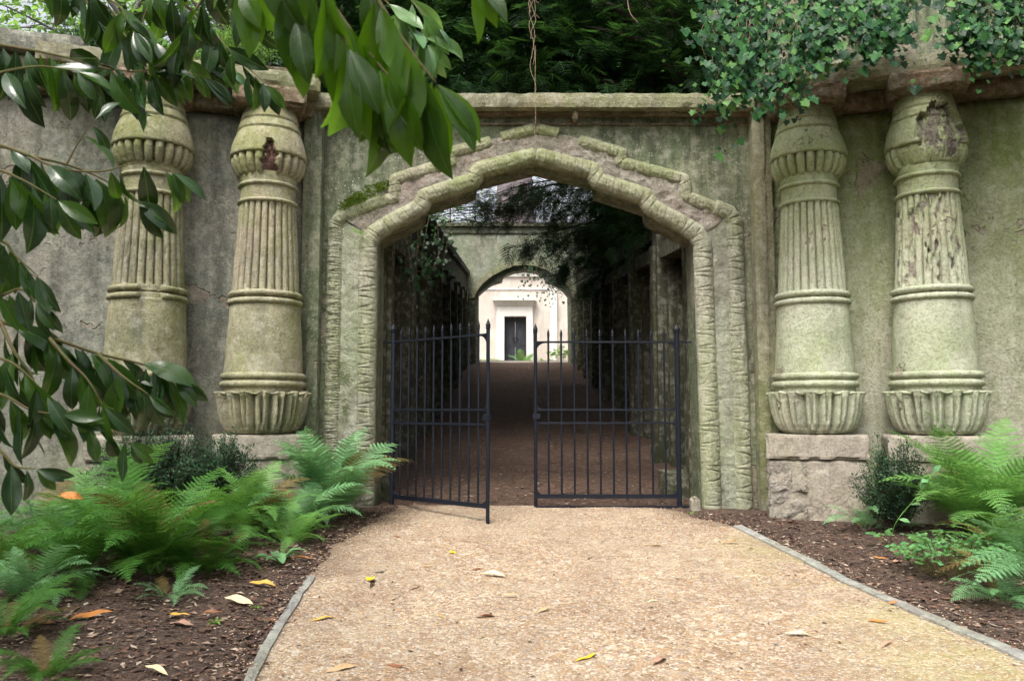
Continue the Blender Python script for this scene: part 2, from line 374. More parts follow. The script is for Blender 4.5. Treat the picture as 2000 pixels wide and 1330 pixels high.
# ------------------------------------------------------------------ ground
AX = .32     # avenue axis
def g(x, y):
    if y < 9: z = -.5 + y / 18
    elif y < 28.2: t = (y - 9); z = t * .138 * (t / (t + 1.2)) * (19.2 + 1.2) / 19.2
    elif y < 30: z = 2.65 + (y - 28.2) * .11
    else: z = 2.85
    return z
def gb(x, y):   # with small undulation
    z = g(x, y)
    w = .02 * nz((x, y, 0), 1.1) + .008 * nz((x, y, 3), 4)
    if y < 9.2:
        if x < -1.0: w += .05 * min(1, (-1.0 - x) / 1.2) + .03 * nz((x, y, 5), 1.7)
        if x > 3: w += .04 * min(1, (x - 3) / 1.5)
    return z + w
def onground(px, py):
    d = ray(px, py); t = .5
    for _ in range(4000):
        p = Vector((d.x * t, d.y * t, CZ + d.z * t))
        if p.z <= gb(p.x, p.y): return Vector((p.x, p.y, gb(p.x, p.y)))
        t += .01
    return p
def grid_sheet(xs, ys, dz=0, f=gb):
    mb = MB(); nx = len(xs)
    vs = [(x, y, f(x, y) + dz) for y in ys for x in xs]
    fs = [(j * nx + i, j * nx + i + 1, (j + 1) * nx + i + 1, (j + 1) * nx + i) for j in range(len(ys) - 1) for i in range(nx - 1)]
    mb.add(vs, fs); return mb
def rng(a, b, s): 
    n = max(1, int(round((b - a) / s))); return [a + (b - a) * i / n for i in range(n + 1)]
xs = [-150, -70, -30, -15] + rng(-9, 9, .15) + [15, 30, 70, 150]
ys = [-60, -20, -8] + rng(-4, 32, .15) + rng(33, 60, 3) + [90, 160, 300]
struct('ground', grid_sheet(xs, ys), M['soil'], True)

# gravel path sheet with soft edge on the left above the edging
LEX = .5
LE = [onground(490, 1329), onground(520, 1270), onground(548, 1220), onground(580, 1170), onground(608, 1128)]
RE = [onground(1440, 1030), onground(1520, 1068), onground(1600, 1108), onground(1720, 1166), onground(1860, 1228), onground(1995, 1284)]
def lerp_edge(E, y, idx=0):
    E = sorted(E, key=lambda p: p.y)
    if y <= E[0].y:
        a, b = E[0], E[1]
    elif y >= E[-1].y: a, b = E[-2], E[-1]
    else:
        for a, b in zip(E, E[1:]):
            if a.y <= y <= b.y: break
    t = (y - a.y) / (b.y - a.y); return a.x + (b.x - a.x) * t
LX = LE + [onground(640, 1080), onground(700, 1035), onground(765, 1000)]
RX = [onground(1370, 1012)] + RE
def path_lr(y):
    e = .12 * nz((y, 0, 0), 2.2) + .07 * nz((y, 0, 0), 9)
    l = lerp_edge(LX, y) + (e if y > LE[-1].y else 0)
    r = lerp_edge(RX, y) + (e if y > RE[0].y else 0)
    return max(l, -2.4 - .1 * (9 - y)), min(r, 5 + .3 * (9 - y))
mb = MB(); NX = 60; vs = []; ysp = rng(-4, 9.15, .08)
for y in ysp:
    l, r = path_lr(y)
    for i in range(NX + 1):
        x = l + (r - l) * i / NX
        edge = min(i, NX - i)
        vs.append((x, y, gb(x, y) + (.008 if edge > 1 else .002)))
fs = [(j * (NX + 1) + i, j * (NX + 1) + i + 1, (j + 1) * (NX + 1) + i + 1, (j + 1) * (NX + 1) + i) for j in range(len(ysp) - 1) for i in range(NX)]
mb.add(vs, fs); po = struct('path', mb, M['path'], True)
at_ = po.data.attributes.new('edge', 'FLOAT', 'POINT')
vals = []
for y in ysp:
    l, r = path_lr(y)
    for i in range(NX + 1):
        x = l + (r - l) * i / NX
        dl = (x - l) / .65 if y > LE[-1].y else (x - l) / .12 + .3
        dr = (r - x) / .5 if y > RE[0].y else (r - x) / .12 + .3
        vals.append(max(0, min(1, dl, dr, (9.5 - y) / .6 + .0)))
at_.data.foreach_set('value', vals)
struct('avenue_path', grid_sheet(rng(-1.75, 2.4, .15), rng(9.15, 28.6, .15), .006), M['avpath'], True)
struct('circle_path', grid_sheet(rng(-6, 7, .5), rng(28.61, 36, .3), .006), M['bright'], True)

# kerb strips: separate worn stone pieces laid end to end, one structure per side
def kerb(E, w, name):
    E = [Vector(p) for p in E]; mb = MB(); tot = 0
    for i in range(len(E) - 1):
        a, b = E[i], E[i + 1]; n = max(1, int((b - a).length / .09))
        for j in range(n):
            p = a.lerp(b, j / n); q = a.lerp(b, (j + 1) / n)
            d = (b - a); d.z = 0; d.normalize(); s = Vector((-d.y, d.x, 0))
            vs = []
            for t, c in ((0, p), (1, q)):
                wl = w * (.9 + .35 * nz(c, 5)); wr = w * (.9 + .35 * nz(c, 5, 9))
                for o_, dz in ((-wl, -.03), (-wl * .9, .017), (0, .021), (wr * .9, .017), (wr, -.03)):
                    k_ = c + s * o_; vs.append((k_.x, k_.y, gb(k_.x, k_.y) + dz + .004 * nz(k_, 8)))
            mb.add(vs, [(m_, m_ + 1, m_ + 6, m_ + 5) for m_ in range(4)])
    o = struct(name, mb, M['kerb'])
    return o
def ext(E, back):   # carry the strip on past the picture edge
    a, b = E
    return a + (a - b) * back
kerb([ext((LE[0], LE[1]), 4)] + LE, .033, 'kerb_left')
kerb(RE + [ext((RE[-1], RE[-2]), 3)], .055, 'kerb_right')

# loose stones on the path and litter on the beds
def pebbles(n, area, smin, smax, flat=.6, f=None):
    mb = MB()
    for _ in range(n):
        x, y = area()
        if f and not f(x, y): continue
        r = smin + (smax - smin) * R() ** 2.5; z = gb(x, y) + .008 + r * .2
        a = R() * 6.28; ca, sa = cos(a), sin(a)
        vs = []
        for dx, dy, dz in ((1, 0, 0), (-.9, .1, 0), (.1, .8, 0), (0, -.75, .1), (.1, 0, .7), (0, .1, -.6)):
            dx *= r * U(.8, 1.2); dy *= r * U(.8, 1.2); dz *= r * flat
            vs.append((x + dx * ca - dy * sa, y + dx * sa + dy * ca, z + dz))
        mb.add(vs, [(0, 2, 4), (2, 1, 4), (1, 3, 4), (3, 0, 4), (2, 0, 5), (1, 2, 5), (3, 1, 5), (0, 3, 5)])
    return mb
def areaP():
    y = 3.6 + 5.4 * R() ** 1.3; l, r = path_lr(y); e = .35 * R() ** 2; return (l - e + (r - l + 2 * e) * R()), y
tag(obj('loose_gravel', pebbles(26000, areaP, .0035, .0105), M['pebble']), 'loose tan and cream gravel scattered over the path', 'gravel', kind='stuff')
def areaB():
    while 1:
        y = U(3.6, 8.6); l, r = path_lr(y)
        x = l - 3.6 * R() ** 1.5 if R() < .6 else r + 3.2 * R() ** 1.5
        if abs(x) < y * .68 + .2: return x, y
mbl = MB()
for _ in range(9000):
    x, y = areaB(); a = R() * 6.28; L = U(.006, .036); w = L * U(.3, .6); z = gb(x, y) + U(.002, .014)
    ca, sa = cos(a), sin(a); t = U(-.5, .5) * L; t2 = U(-.4, .4) * w
    pts = [(-L, 0, 0), (0, -w, t2), (L, 0, t), (0, w, abs(t) * .6)]
    mbl.add([(x + p * ca - q * sa, y + p * sa + q * ca, z + s_) for p, q, s_ in pts], [(0, 1, 2, 3)])
mbl.add(*(lambda m_: (m_.v, m_.f))(pebbles(5500, areaB, .004, .014)))
for _ in range(420):      # scraps blown over the gravel
    x, y = areaP(); a = R() * 6.28; L = U(.008, .022); w = L * U(.3, .6); z = gb(x, y) + .011; ca, sa = cos(a), sin(a)
    mbl.add([(x + p * ca - q * sa, y + p * sa + q * ca, z + s_) for p, q, s_ in ((-L, 0, 0), (0, -w, .004), (L, 0, .006), (0, w, .002))], [(0, 1, 2, 3)])
for _ in range(5000):
    y = 9.2 + 17 * R() ** 1.5; x = U(-1.4, 2.0); a = R() * 6.28; L = U(.01, .04); w = L * U(.3, .6); z = g(x, y) + .02 * nz((x, y, 0), 1.1) + U(.012, .02)
    ca, sa = cos(a), sin(a)
    mbl.add([(x + p * ca - q * sa, y + p * sa + q * ca, z + s_) for p, q, s_ in ((-L, 0, 0), (0, -w, .004), (L, 0, .006), (0, w, .002))], [(0, 1, 2, 3)])
tag(obj('leaf_litter', mbl, M['litter']), 'dark leaf litter and small stones covering the soil beds and the avenue floor', 'leaf litter', kind='stuff')

# ------------------------------------------------------------------ entrance wall with arch
YW = 9.0
def w2(px, py, Y=YW):
    p = at(px, py, Y); return (p.x, p.z)
APX = 1046
op_r = [(0, 320), (118, 350), (121, 370), (221, 402), (226, 424), (312, 468), (328, 1030)]
op_l = [(0, 320), (-118, 350), (-121, 370), (-222, 402), (-226, 424), (-309, 468), (-317, 1030)]
E_wall = thing('entrance_wall', 'central rendered wall pierced by the stepped pointed arch, grey-green and weathered', 'wall', (AX, 9.2, 0))
poly = []
xl = at(600, 700, YW).x; xr = at(1500, 700, YW).x; ztop = zat(200, YW)
zb = -.25
inner = [w2(APX + dx, y) for dx, y in op_l[::-1]] + [w2(APX + dx, y) for dx, y in op_r[1:]]
inner[0] = (inner[0][0], zb); inner[-1] = (inner[-1][0], zb)
poly = [(xl, zb)] + [(xl, ztop), (xr, ztop), (xr, zb)] + inner[::-1]
mb = MB(); mb.prism(poly, YW, YW + .5)
# soffit is the same stone, a slightly proud arris
wall_o = obj('wall', mb, M['center'], E_wall)
# string course and coping
mb = MB(); mb.rbox(xl - .02, xr + .05, YW - .03, YW + .1, zat(246, YW), zat(243, YW) + .006, .05, .002, 2); 
mb.rbox(xl - .02, xr + .02, YW - .11, YW + .3, zat(224, YW - .1), zat(211, YW - .1), .05, .006, 3, chip=.02)
obj('fillet', mb, M['brick'], E_wall)
mb = MB(); mb.rbox(xl - .05, xr + .05, YW - .22, YW + .55, zat(210.5, YW - .22), zat(181, YW - .22), .045, .005, 5, chip=.02)
obj('coping', mb, M['coping'], E_wall)

def sweep(mb, path, r, seed, groove='ring', ends=True, step=.007, sq=1.0, n=22, gd=.009, pitch=.075):
    # half-round moulding lying on the wall face, along a polyline in x,z; v = depth towards the camera
    pts = [Vector(p) for p in path]
    L = [0]
    for a, b in zip(pts, pts[1:]): L.append(L[-1] + (b - a).length)
    tot = L[-1]; m = int(tot / step) + 1; vs = []; 
    for i in range(m + 1):
        s_ = tot * i / m
        j = 0
        while j < len(L) - 2 and s_ > L[j + 1]: j += 1
        t = (s_ - L[j]) / (L[j + 1] - L[j]); c = pts[j].lerp(pts[j + 1], t)
        d = (pts[j + 1] - pts[j]).normalized()
        if j + 1 < len(pts) - 1 and L[j + 1] - s_ < r * .8:
            d2 = (pts[j + 2] - pts[j + 1]).normalized(); w = .5 * (1 - (L[j + 1] - s_) / (r * .8)); d = d.lerp(d2, w).normalized()
        if j > 0 and s_ - L[j] < r * .8:
            d2 = (pts[j] - pts[j - 1]).normalized(); w = .5 * (1 - (s_ - L[j]) / (r * .8)); d = d.lerp(d2, w).normalized()
        nrm = Vector((-d[1], d[0]))
        e = 1.0
        if ends:
            q = min(s_, tot - s_) / (r * .45)
            if q < 1: e = sqrt(max(0, 1 - (1 - q) ** 2)) * .2 + .8
            if s_ < 1e-6 or tot - s_ < 1e-6: e = .5
        for k_ in range(n + 1):
            u = k_ / n * 2 - 1; th = u * pi * .5
            x = sin(th) * r * e; v = cos(th) * r * e * sq
            pr = Vector((c[0] + nrm[0] * x, 0, c[1] + nrm[1] * x))
            disp = .008 * fbm((pr[0], pr[2], u), 5, seed, 2) + .004 * nz(pr, 30, seed)
            gg = 0
            if groove == 'leaf':
                ph = (s_ + .02 * nz((s_, 0, 0), 2, seed)) / pitch
                kk = math.floor(ph); fr = ph - kk
                def ln(c0, w=.05): 
                    a = abs(fr - c0); a = min(a, 1 - a); return max(0, 1 - a / w)
                vv = (u + 1) / 2; j1 = .10 * nz((kk * 3.7, 0, 0), 1, seed); j2 = .12 * nz((kk * 2.3, 5, 0), 1, seed)
                wr = max(.15, .75 + 1.4 * nz((kk * 1.9, u, 0), 1.3, seed + 9))
                gg = max(gg, ln(.06 + .03 * u + j1) * wr, ln(.28 + j2 + .30 * vv ** 2.2) * (1 if vv < .9 else .2) * wr, ln(.93 + j1 - .30 * vv ** 1.8) * (1 if vv < .85 else .2) * wr)
            elif groove == 'band':
                ph = s_ / pitch + .35 * u + .35 * nz((s_, 1, 0), 3, seed); fr = ph - math.floor(ph)
                gg = max(0, 1 - abs(fr - .5) / .09) * (.4 + .6 * abs(nz((s_, u, 0), 4, seed + 3)) * 2)
            v += disp * cos(th) - gg * gd * (cos(th) ** .5 if cos(th) > 0 else 0)
            x2 = x
            vs.append((c[0] + nrm[0] * x2, YW - max(-.02, v) , c[1] + nrm[1] * x2))
    nn = n + 1
    fs = [(i * nn + k_, (i + 1) * nn + k_, (i + 1) * nn + k_ + 1, i * nn + k_ + 1) for i in range(m) for k_ in range(n)]
    fs.append(tuple(range(nn))); fs.append(tuple(range(m * nn, m * nn + nn))[::-1])
    mb.add(vs, fs)
RO = .094
def roll(segs, mat, name, label=None, **kw):
    mb = MB()
    for i, sgm in enumerate(segs):
        sweep(mb, [w2(x, y, YW - .05) for x, y in sgm], kw.get('r', RO), random.random() * 50, kw.get('groove', 'band'), pitch=kw.get('pitch', .11), gd=kw.get('gd', .007))
    o = obj(name, mb, mat, E_wall, True)
    if label: o['label'] = label
    return o
# inner roll: stepped segments
c_in = [(0, 303), (118, 335), (124, 352), (222, 386), (230, 402), (330, 458)]
right_in = [[(APX, 303), (APX + 112, 332), (APX + 124, 353), (APX + 214, 382), (APX + 227, 404), (APX + 296, 441)]]
left_in = [[(2 * APX - x, y) for x, y in s_] for s_ in right_in]
roll(right_in + left_in, M['roll'], 'inner_arch_roll', r=.105, pitch=.085, gd=.020)
roll([[(APX + 290, 438), (1362, 455), (1374, 476), (1394, 1022)]], M['rollside'], 'inner_jamb_roll', groove='leaf', pitch=.21, gd=.016, r=.108)
roll([[(756, 438), (730, 455), (718, 476), (711, 1010)]], M['rollside'], 'inner_jamb_roll', groove='leaf', pitch=.21, gd=.016, r=.108)
# outer roll
right_out = [[(1046, 251), (1092, 262)], [(1130, 275), (1214, 299), (1210, 317), (1336, 350), (1340, 384), (1398, 406)]]
left_out = [[(1046, 251), (978, 270)], [(960, 277), (878, 299), (882, 317), (772, 350), (770, 386), (694, 412)]]
roll(right_out + left_out, M['roll'], 'outer_arch_roll', r=.082, pitch=.085, gd=.020)
roll([[(1394, 404), (1424, 415), (1435, 434), (1456, 1022)]], M['rollside'], 'outer_jamb_roll', groove='leaf', pitch=.25, gd=.014, r=.10)
roll([[(698, 411), (667, 422), (655, 440), (643, 1010)]], M['rollside'], 'outer_jamb_roll', groove='leaf', pitch=.092, gd=.028, r=.09)
# rubble band between the rolls: ruled grid with broken surface
def ruled(A, B, y0, amp, name, mat, step=.018, seed=0):
    def rs(Pl, n):
        L = [0]
        for a, b in zip(Pl, Pl[1:]): L.append(L[-1] + sqrt((b[0] - a[0]) ** 2 + (b[1] - a[1]) ** 2))
        out = []
        for i in range(n + 1):
            s_ = L[-1] * i / n; j = 0
            while j < len(L) - 2 and s_ > L[j + 1]: j += 1
            t = (s_ - L[j]) / (L[j + 1] - L[j]); out.append((Pl[j][0] + (Pl[j + 1][0] - Pl[j][0]) * t, Pl[j][1] + (Pl[j + 1][1] - Pl[j][1]) * t))
        return out
    ln = sum(sqrt((b[0] - a[0]) ** 2 + (b[1] - a[1]) ** 2) for a, b in zip(A, A[1:]))
    n = int(ln / step); a_ = rs(A, n); b_ = rs(B, n); m = 22; vs = []
    for p, q in zip(a_, b_):
        for j in range(m + 1):
            t = j / m; x = p[0] + (q[0] - p[0]) * t; z = p[1] + (q[1] - p[1]) * t
            e = min(1, min(t, 1 - t) * 6)
            h = fbm((x, 0, z), 7, seed, 4) * amp + abs(fbm((x, 3, z), 14, seed, 3)) * amp * .8
            vs.append((x, YW - y0 - h * e + (.0 if 0 < j < m else .1), z))
    fs = [(i * (m + 1) + j, i * (m + 1) + j + 1, (i + 1) * (m + 1) + j + 1, (i + 1) * (m + 1) + j) for i in range(n) for j in range(m)]
    mbb = MB(); mbb.add(vs, fs); return obj(name, mbb, mat, E_wall, True)
A = [w2(APX, 312)] + [w2(APX + dx, y) for dx, y in ((118, 344), (123, 362), (221, 393), (228, 412), (322, 464))]
B = [w2(1046, 250), w2(1135, 272), w2(1212, 300), w2(1210, 316), w2(1330, 350), w2(1340, 384), w2(1424, 418)]
ruled(A, B, .045, .020, 'rubble_band', M['band'], seed=2)
Am = [w2(APX, 312)] + [w2(APX - dx, y) for dx, y in ((118, 344), (123, 362), (221, 393), (228, 412), (318, 464))]
Bm = [w2(1046, 250), w2(957, 274), w2(882, 300), w2(882, 316), w2(785, 348), w2(770, 384), w2(664, 424)]
ruled(Am[::-1], Bm[::-1], .045, .020, 'rubble_band', M['band'], seed=12)
ruled([w2(1368, 462), w2(1393, 1025)], [w2(1424, 418), w2(1456, 1025)], .04, .014, 'jamb_band', M['jambgreen'], seed=5)
ruled([w2(657, 424), w2(645, 1025)], [w2(724, 462), w2(713, 1025)], .04, .014, 'jamb_band', M['jambgreen'], seed=8)
# small stone at foot of right jamb
mb = MB(); p = at(1358, 1012, 8.9); mb.rbox(p.x - .05, p.x + .05, 8.82, 8.97, -.05, .13, .03, .015, 4, chip=.03)
o = obj('fallen_stone', mb, M['plinth']); tag(o, 'small loose stone leaning at the foot of the right jamb', 'stone')

# corner piers of the centre bay
for nm, a, b, m_ in (('corner_pier', 598, 621, 'center'), ('corner_pier', 1479, 1503, 'coping')):
    p0 = at(a, 700, 8.86).x; p1 = at(b, 700, 8.86).x
    mb = MB(); mb.rbox(p0, p1, 8.84, 8.995, -.15, zat(196, 8.86), .04, .003, a, chip=.01)
    mb.rbox(p0 - .08 if a < 1000 else p0 + .0, p1 if a < 1000 else p1 + .09, 8.87, 8.99, -.15, zat(199, 8.86), .05, .003, a + 4, chip=.01)
    obj(nm, mb, M[m_], E_wall)
mb = MB()  # rusty bracket stub under the coping
p = at(1123, 228, 8.9); mb.rbox(p.x - .035, p.x + .035, 8.84, 9.02, p.z - .05, p.z + .05, .02, .01, 2)
obj('iron_stub', mb, M['brick'], E_wall)
# moss on the left haunch
mb = MB()
for _ in range(2600):
    t = R(); p = at(662 + t * 98 + U(-4, 4), 412 - t * 48 + U(-22, 6) * (1 - abs(t - .5)), U(8.83, 8.99))
    if nz(p, 9) < -.15: continue
    a = R() * 6.28; r = U(.010, .024); up = Vector((U(-.6, .6), U(-1, .2), U(.3, 1))) * r
    s_ = Vector((cos(a), sin(a), U(-.3, .3))) * r * .5
    mb.add([(p - s_)[:], (p + s_)[:], (p + up)[:]], [(0, 1, 2)])
for cx, cy in ((675, 735), (672, 800), (662, 720)):
    for _ in range(110):
        p = at(cx + random.gauss(0, 5), cy + random.gauss(0, 11), U(8.915, 8.95))
        r = U(.005, .011); a = R() * 6.28; s_ = Vector((cos(a), 0, sin(a))) * r
        mb.add([(p - s_)[:], (p + s_)[:], (p + Vector((U(-1, 1), -.8, U(-1, 1))) * r)[:]], [(0, 1, 2)])
obj('moss', mb, M['moss'], E_wall)

# ------------------------------------------------------------------ wings
ANG = radians(18)
def wing_frame(side):
    # local u runs outwards along the wall, v towards the camera, w up
    if side < 0: O = Vector((at(606, 700, 8.97).x, 8.97, 0)); u = Vector((-cos(ANG), -sin(ANG), 0)); v = Vector((sin(ANG), -cos(ANG), 0))
    else: O = Vector((at(1497, 700, 8.97).x, 8.97, 0)); u = Vector((cos(ANG), -sin(ANG), 0)); v = Vector((-sin(ANG), -cos(ANG), 0))
    Mx = Matrix.Identity(4)
    for i in range(3): Mx[i][0] = u[i]; Mx[i][1] = v[i]; Mx[i][2] = (0, 0, 1)[i]; Mx[i][3] = O[i]
    return Mx
ZT = zat(190, 8.15)       # underside of entablature
ZE = ZT + .44
for side in (-1, 1):
    Mx = wing_frame(side)
    nm = 'left' if side < 0 else 'right'
    W = thing('wing_wall', 'grey and pink weathered wing wall behind the two ochre columns' if side < 0 else 'green-stained wing wall behind the two pale green columns', 'wall', Mx @ Vector((2, -.2, 0)))
    mb = MB(); mb.rbox(-.02, 8, -.5, 0, -.4, ZT + .02, .12, .012, side * 9, 1.2, Mx)
    obj('wall', mb, M['wingL' if side < 0 else 'wingR'], W, True)
    mb = MB()
    # crumbled brick frieze over the columns then the coping
    mb.rbox(.0, 8, -.45, .16, ZT + .021, ZT + .20, .045, .014, 4 + side, 7, Mx, chip=.03)
    obj('brick_frieze', mb, M['brick'], W)
    mb = MB()
    mb.rbox(-.02, 2.7, -.4, .52 if side > 0 else .48, ZT + .201, ZT + .40, .05, .008, 14 + side, 6, Mx, chip=.03)
    mb.rbox(2.72, 8, -.4, .20, ZT + .201, ZT + .36, .05, .008, 14 + side, 6, Mx, chip=.02)
    obj('architrave', mb, M['coping'], W)
    mb = MB()
    mb.rbox(2.3 if side < 0 else 2.76, 8, -.45, .30, ZT + (.361 if side < 0 else .361), ZT + .56, .05, .006, 24 + side, 6, Mx, chip=.02)
    obj('coping', mb, M['wingL' if side < 0 else 'coping'], W)
    mb = MB()
    if side > 0:
        mb.rbox(1.25, 1.6, -.3, .18, ZT + .401, ZT + 1.3, .06, .006, 44, 6, Mx, chip=.02)
        mb.rbox(.1, 4, -.4, -.02, ZT + .401, ZT + 1.5, .08, .01, 45, 6, Mx, chip=.02)
        obj('parapet', mb, M['center'], W)
    else:
        mb.rbox(.1, 2.2, -.4, .05, ZT + .401, ZT + .62, .06, .02, 46, 6, Mx, chip=.05)
        obj('parapet', mb, M['brick'], W)

# ------------------------------------------------------------------ columns
KR = 8.55 / 1600 / 1.066
YC = 8.2
def zc(py): return zat(py, YC)
def lathe(mb, prof, c, n=120, f=None, cap=True, matf=None):
    # prof: list of (z, r); f(theta, z, r)->r
    vs = []; m = len(prof)
    for z, r in prof:
        for k_ in range(n):
            th = 2 * pi * k_ / n
            rr = f(th, z, r) if f else r
            vs.append((c[0] + cos(th) * rr, c[1] + sin(th) * rr, z))
    fs = []
    base = len(mb.v); mb.v.extend(vs)
    for i in range(m - 1):
        for k_ in range(n):
            k2 = (k_ + 1) % n
            mb.f.append([base + i * n + k_, base + i * n + k2, base + (i + 1) * n + k2, base + (i + 1) * n + k_])
            mb.m.append(matf(2 * pi * (k_ + .5) / n, .5 * (prof[i][0] + prof[i + 1][0])) if matf else mb.mi)
    if cap:
        mb.f.append([base + k_ for k_ in range(n)][::-1]); mb.m.append(0)
        mb.f.append([base + (m - 1) * n + k_ for k_ in range(n)]); mb.m.append(0)
def dens(prof, step):
    out = []
    for (z0, r0), (z1, r1) in zip(prof, prof[1:]):
        n = max(1, int(sqrt((z1 - z0) ** 2 + (r1 - r0) ** 2) / step))
        for i in range(n): out.append((z0 + (z1 - z0) * i / n, r0 + (r1 - r0) * i / n))
    out.append(prof[-1]); return out
def torus_prof(zc_, r, h, out):   # bulged ring
    return [(zc_ - h + 2 * h * i / 10, r - .01 + (out + .01) * sqrt(max(0, 1 - (2 * i / 10 - 1) ** 2))) for i in range(11)]
def column(u, side, label, mats, seed, damage):
    Mx = wing_frame(side)
    c = Mx @ Vector((u, .24, 0)); seed = float(seed)
    T = thing('column', label, 'column', (c.x, c.y, 0), 'lotus columns flanking the arch')
    mat = M[mats]
    def wob(th, z, r, a=.006):
        p = (cos(th) * .5, sin(th) * .5, z)
        return r + a * fbm(p, 4, seed, 3)
    front = atan2(-c.y, -c.x)    # direction towards the camera
    def rel(th):
        d = (th - front + pi) % (2 * pi) - pi; return d      # + = towards right? (checked: counterclockwise)
    # plinth
    mb = MB(); h = .47 if side > 0 else .44
    mb.mi = 0
    mb.rbox(u - .49, u + .47, -.1, .56, -.25, zc(899), .03, .006 if damage != 'base' else .012, seed, 8, Mx, chip=.02)
    mb.rbox(u - .50, u + .48, -.1, .585, zc(899) + .003, zc(849.5), .03, .005, seed + 5, 8, Mx, chip=.02 if damage != 'base' else .05)
    obj('plinth', mb, M['plinth'], T)
    if damage == 'base':   # exposed rubble core on the broken lower left of the plinth
        mb = MB()
        mb.rbox(u - .485, u - .1, .3, .567, -.1, zc(902), .018, .03, 5, 9, Mx, chip=.05); mb.rbox(u - .18, u + .12, .3, .553, .22, zc(903), .018, .02, 8, 9, Mx, chip=.05)
        o = obj('rubble_core', mb, M['band'], T)
    # lotus cup
    lot = [(849, 54), (847, 64), (840, 74), (828, 82), (808, 88), (790, 91), (778, 93), (770, 97), (766, 100), (765, 95), (767, 80)]
    prof = dens([(zc(y), r * KR) for y, r in lot], .007)
    NP = 17
    z0, z1 = zc(849), zc(767)
    def lotf(th, z, r):
        t = (z - z0) / (z1 - z0); t = min(1, max(0, t))
        ph = (th * NP / (2 * pi) + .06 * sin(th * 5 + seed)) % 1; a = abs(ph * 2 - 1)     # 0 in petal centre, 1 at seam
        q = ((th * NP / (2 * pi) + .5) % 1) * 2 - 1
        amp = .10 * min(1, t * 5 + .2)
        d = -amp * max(0, (a - .4) / .6) ** 1.4
        # channel down each petal, narrowing downwards
        wch = .10 + .22 * t
        if abs(a) < wch and t > .12: d -= .085 * (1 - (a / wch) ** 2) * min(1, (t - .12) * 5)
        lip = max(0, (t - .93) / .07); d += lip * (.018 * cos(ph * 2 * pi) + .012 * nz((cos(th) * 3, sin(th) * 3, 0), 3, seed))
        return wob(th, z, r + d, .004)
    mb = MB(); lathe(mb, prof, (c.x, c.y), 340, lotf)
    # wavy petal rim
    n0 = len(prof) - 12
    mb.v = [(x, y, z + (.010 * cos(NP * 2 * atan2(y - c.y, x - c.x) * .5 + 3) + .006 * nz((x, y, 0), 9, seed) if z > z1 - .02 else 0)) for x, y, z in mb.v]
    obj('lotus_base', mb, mat, T, True)
    # drum
    mb = MB(); lathe(mb, dens([(zc(768), 80 * KR), (zc(724), 80 * KR), (zc(716), 79 * KR), (zc(650), 75 * KR), (zc(588), 71 * KR)], .02), (c.x, c.y), 110, lambda a, z, r: wob(a, z, r, .007))
    obj('drum', mb, mat, T, True)
    def ring(py, r, hpx, outpx, brk=None):
        z = zc(py); h_ = hpx / 2 * 8.2 / 1600
        mb = MB()
        def f(th, z_, r_):
            rr = wob(th, z_, r_, .004)
            if brk and brk(rel(th)): rr = min(rr, r * KR - .004)
            return rr
        lathe(mb, torus_prof(z, r * KR, h_, outpx * KR), (c.x, c.y), 140, f)
        obj('ring', mb, mat, T, True)
    ring(749, 80, 15, 7); ring(733, 79, 15, 7)
    bk = (lambda a: -.2 < a < .35) if damage == 'ringbroken' else None
    ring(584, 71, 13, 6, bk); ring(569, 70, 13, 6, bk)
    # reeded shaft
    NR = 25; zb_, zt_ = zc(577), zc(384)
    mb = MB()
    def patch(th, z):
        if damage == 'crumbled':
            a = rel(th) ; t = (z - zb_) / (zt_ - zb_)
            v = nz((cos(th) * 2, sin(th) * 2, z * 1.4), 1.6, 3) + .35 * nz((cos(th) * 2, sin(th) * 2, z * 2), 5, 4)
            return v - .02 - (.15 if a > .9 or a < -.7 else 0) - abs(t - .45) * .5 > -.1
        return False
    def reed(th, z, r):
        ph = (th * NR / (2 * pi)) % 1; x = ph * 2 - 1
        d = -.038 * (1 - sqrt(max(0, 1 - abs(x) ** 2.2 * .99))) - (.018 if abs(x) > .86 else 0)
        if patch(th, z): return r - .034 + .02 * fbm((cos(th), sin(th), z), 9, seed, 3)
        pit = max(0, nz((cos(th) * 3, sin(th) * 3, z * 2), 4, seed) - .32) * .03
        return wob(th, z, r + d, .004) - pit
    lathe(mb, dens([(zb_, 69.5 * KR), (zt_, 58 * KR)], .014), (c.x, c.y), 400, reed, matf=lambda th, z: 1 if patch(th, z) and nz((th, z, 0), 5) > .15 else 0)
    obj('reeded_shaft', mb, [mat, M['band']], T, True)
    # necking
    ring(383, 57, 10, 5.5); ring(349, 57, 10, 5.5)
    mb = MB(); lathe(mb, dens([(zc(386), 56 * KR), (zc(345), 57 * KR), (zc(336), 58 * KR), (zc(326), 57 * KR)], .015), (c.x, c.y), 110, lambda a, z, r: wob(a, z, r, .006))
    obj('neck', mb, mat, T, True)
    # gadrooned bulb and the bud above
    NG = 22
    def hole(th, z):
        a = rel(th)
        if damage == 'brickhole':
            zz = (z - zc(335)) / (zc(268) - zc(335))
            return abs(a - .02 + .1 * nz((z, 0, 0), 14)) < (.24 - .17 * max(0, zz) ** 1.5) * (1 + .4 * nz((z, 3, 0), 25)) and -.1 < zz < 1
        if damage == 'crumbled':
            zz = (z - zc(268)) / (zc(215) - zc(268)); aa = (a - .60) / .72
            return zz * zz + aa * aa * (1.0 if aa > 0 else .8) < 1.0 + .45 * fbm((th * 2, z * 3, 0), 2.2, 5, 3)
        return False
    gad = [(334, 57), (328, 66), (317, 73), (304, 77), (294, 76), (288, 72), (286, 64)]
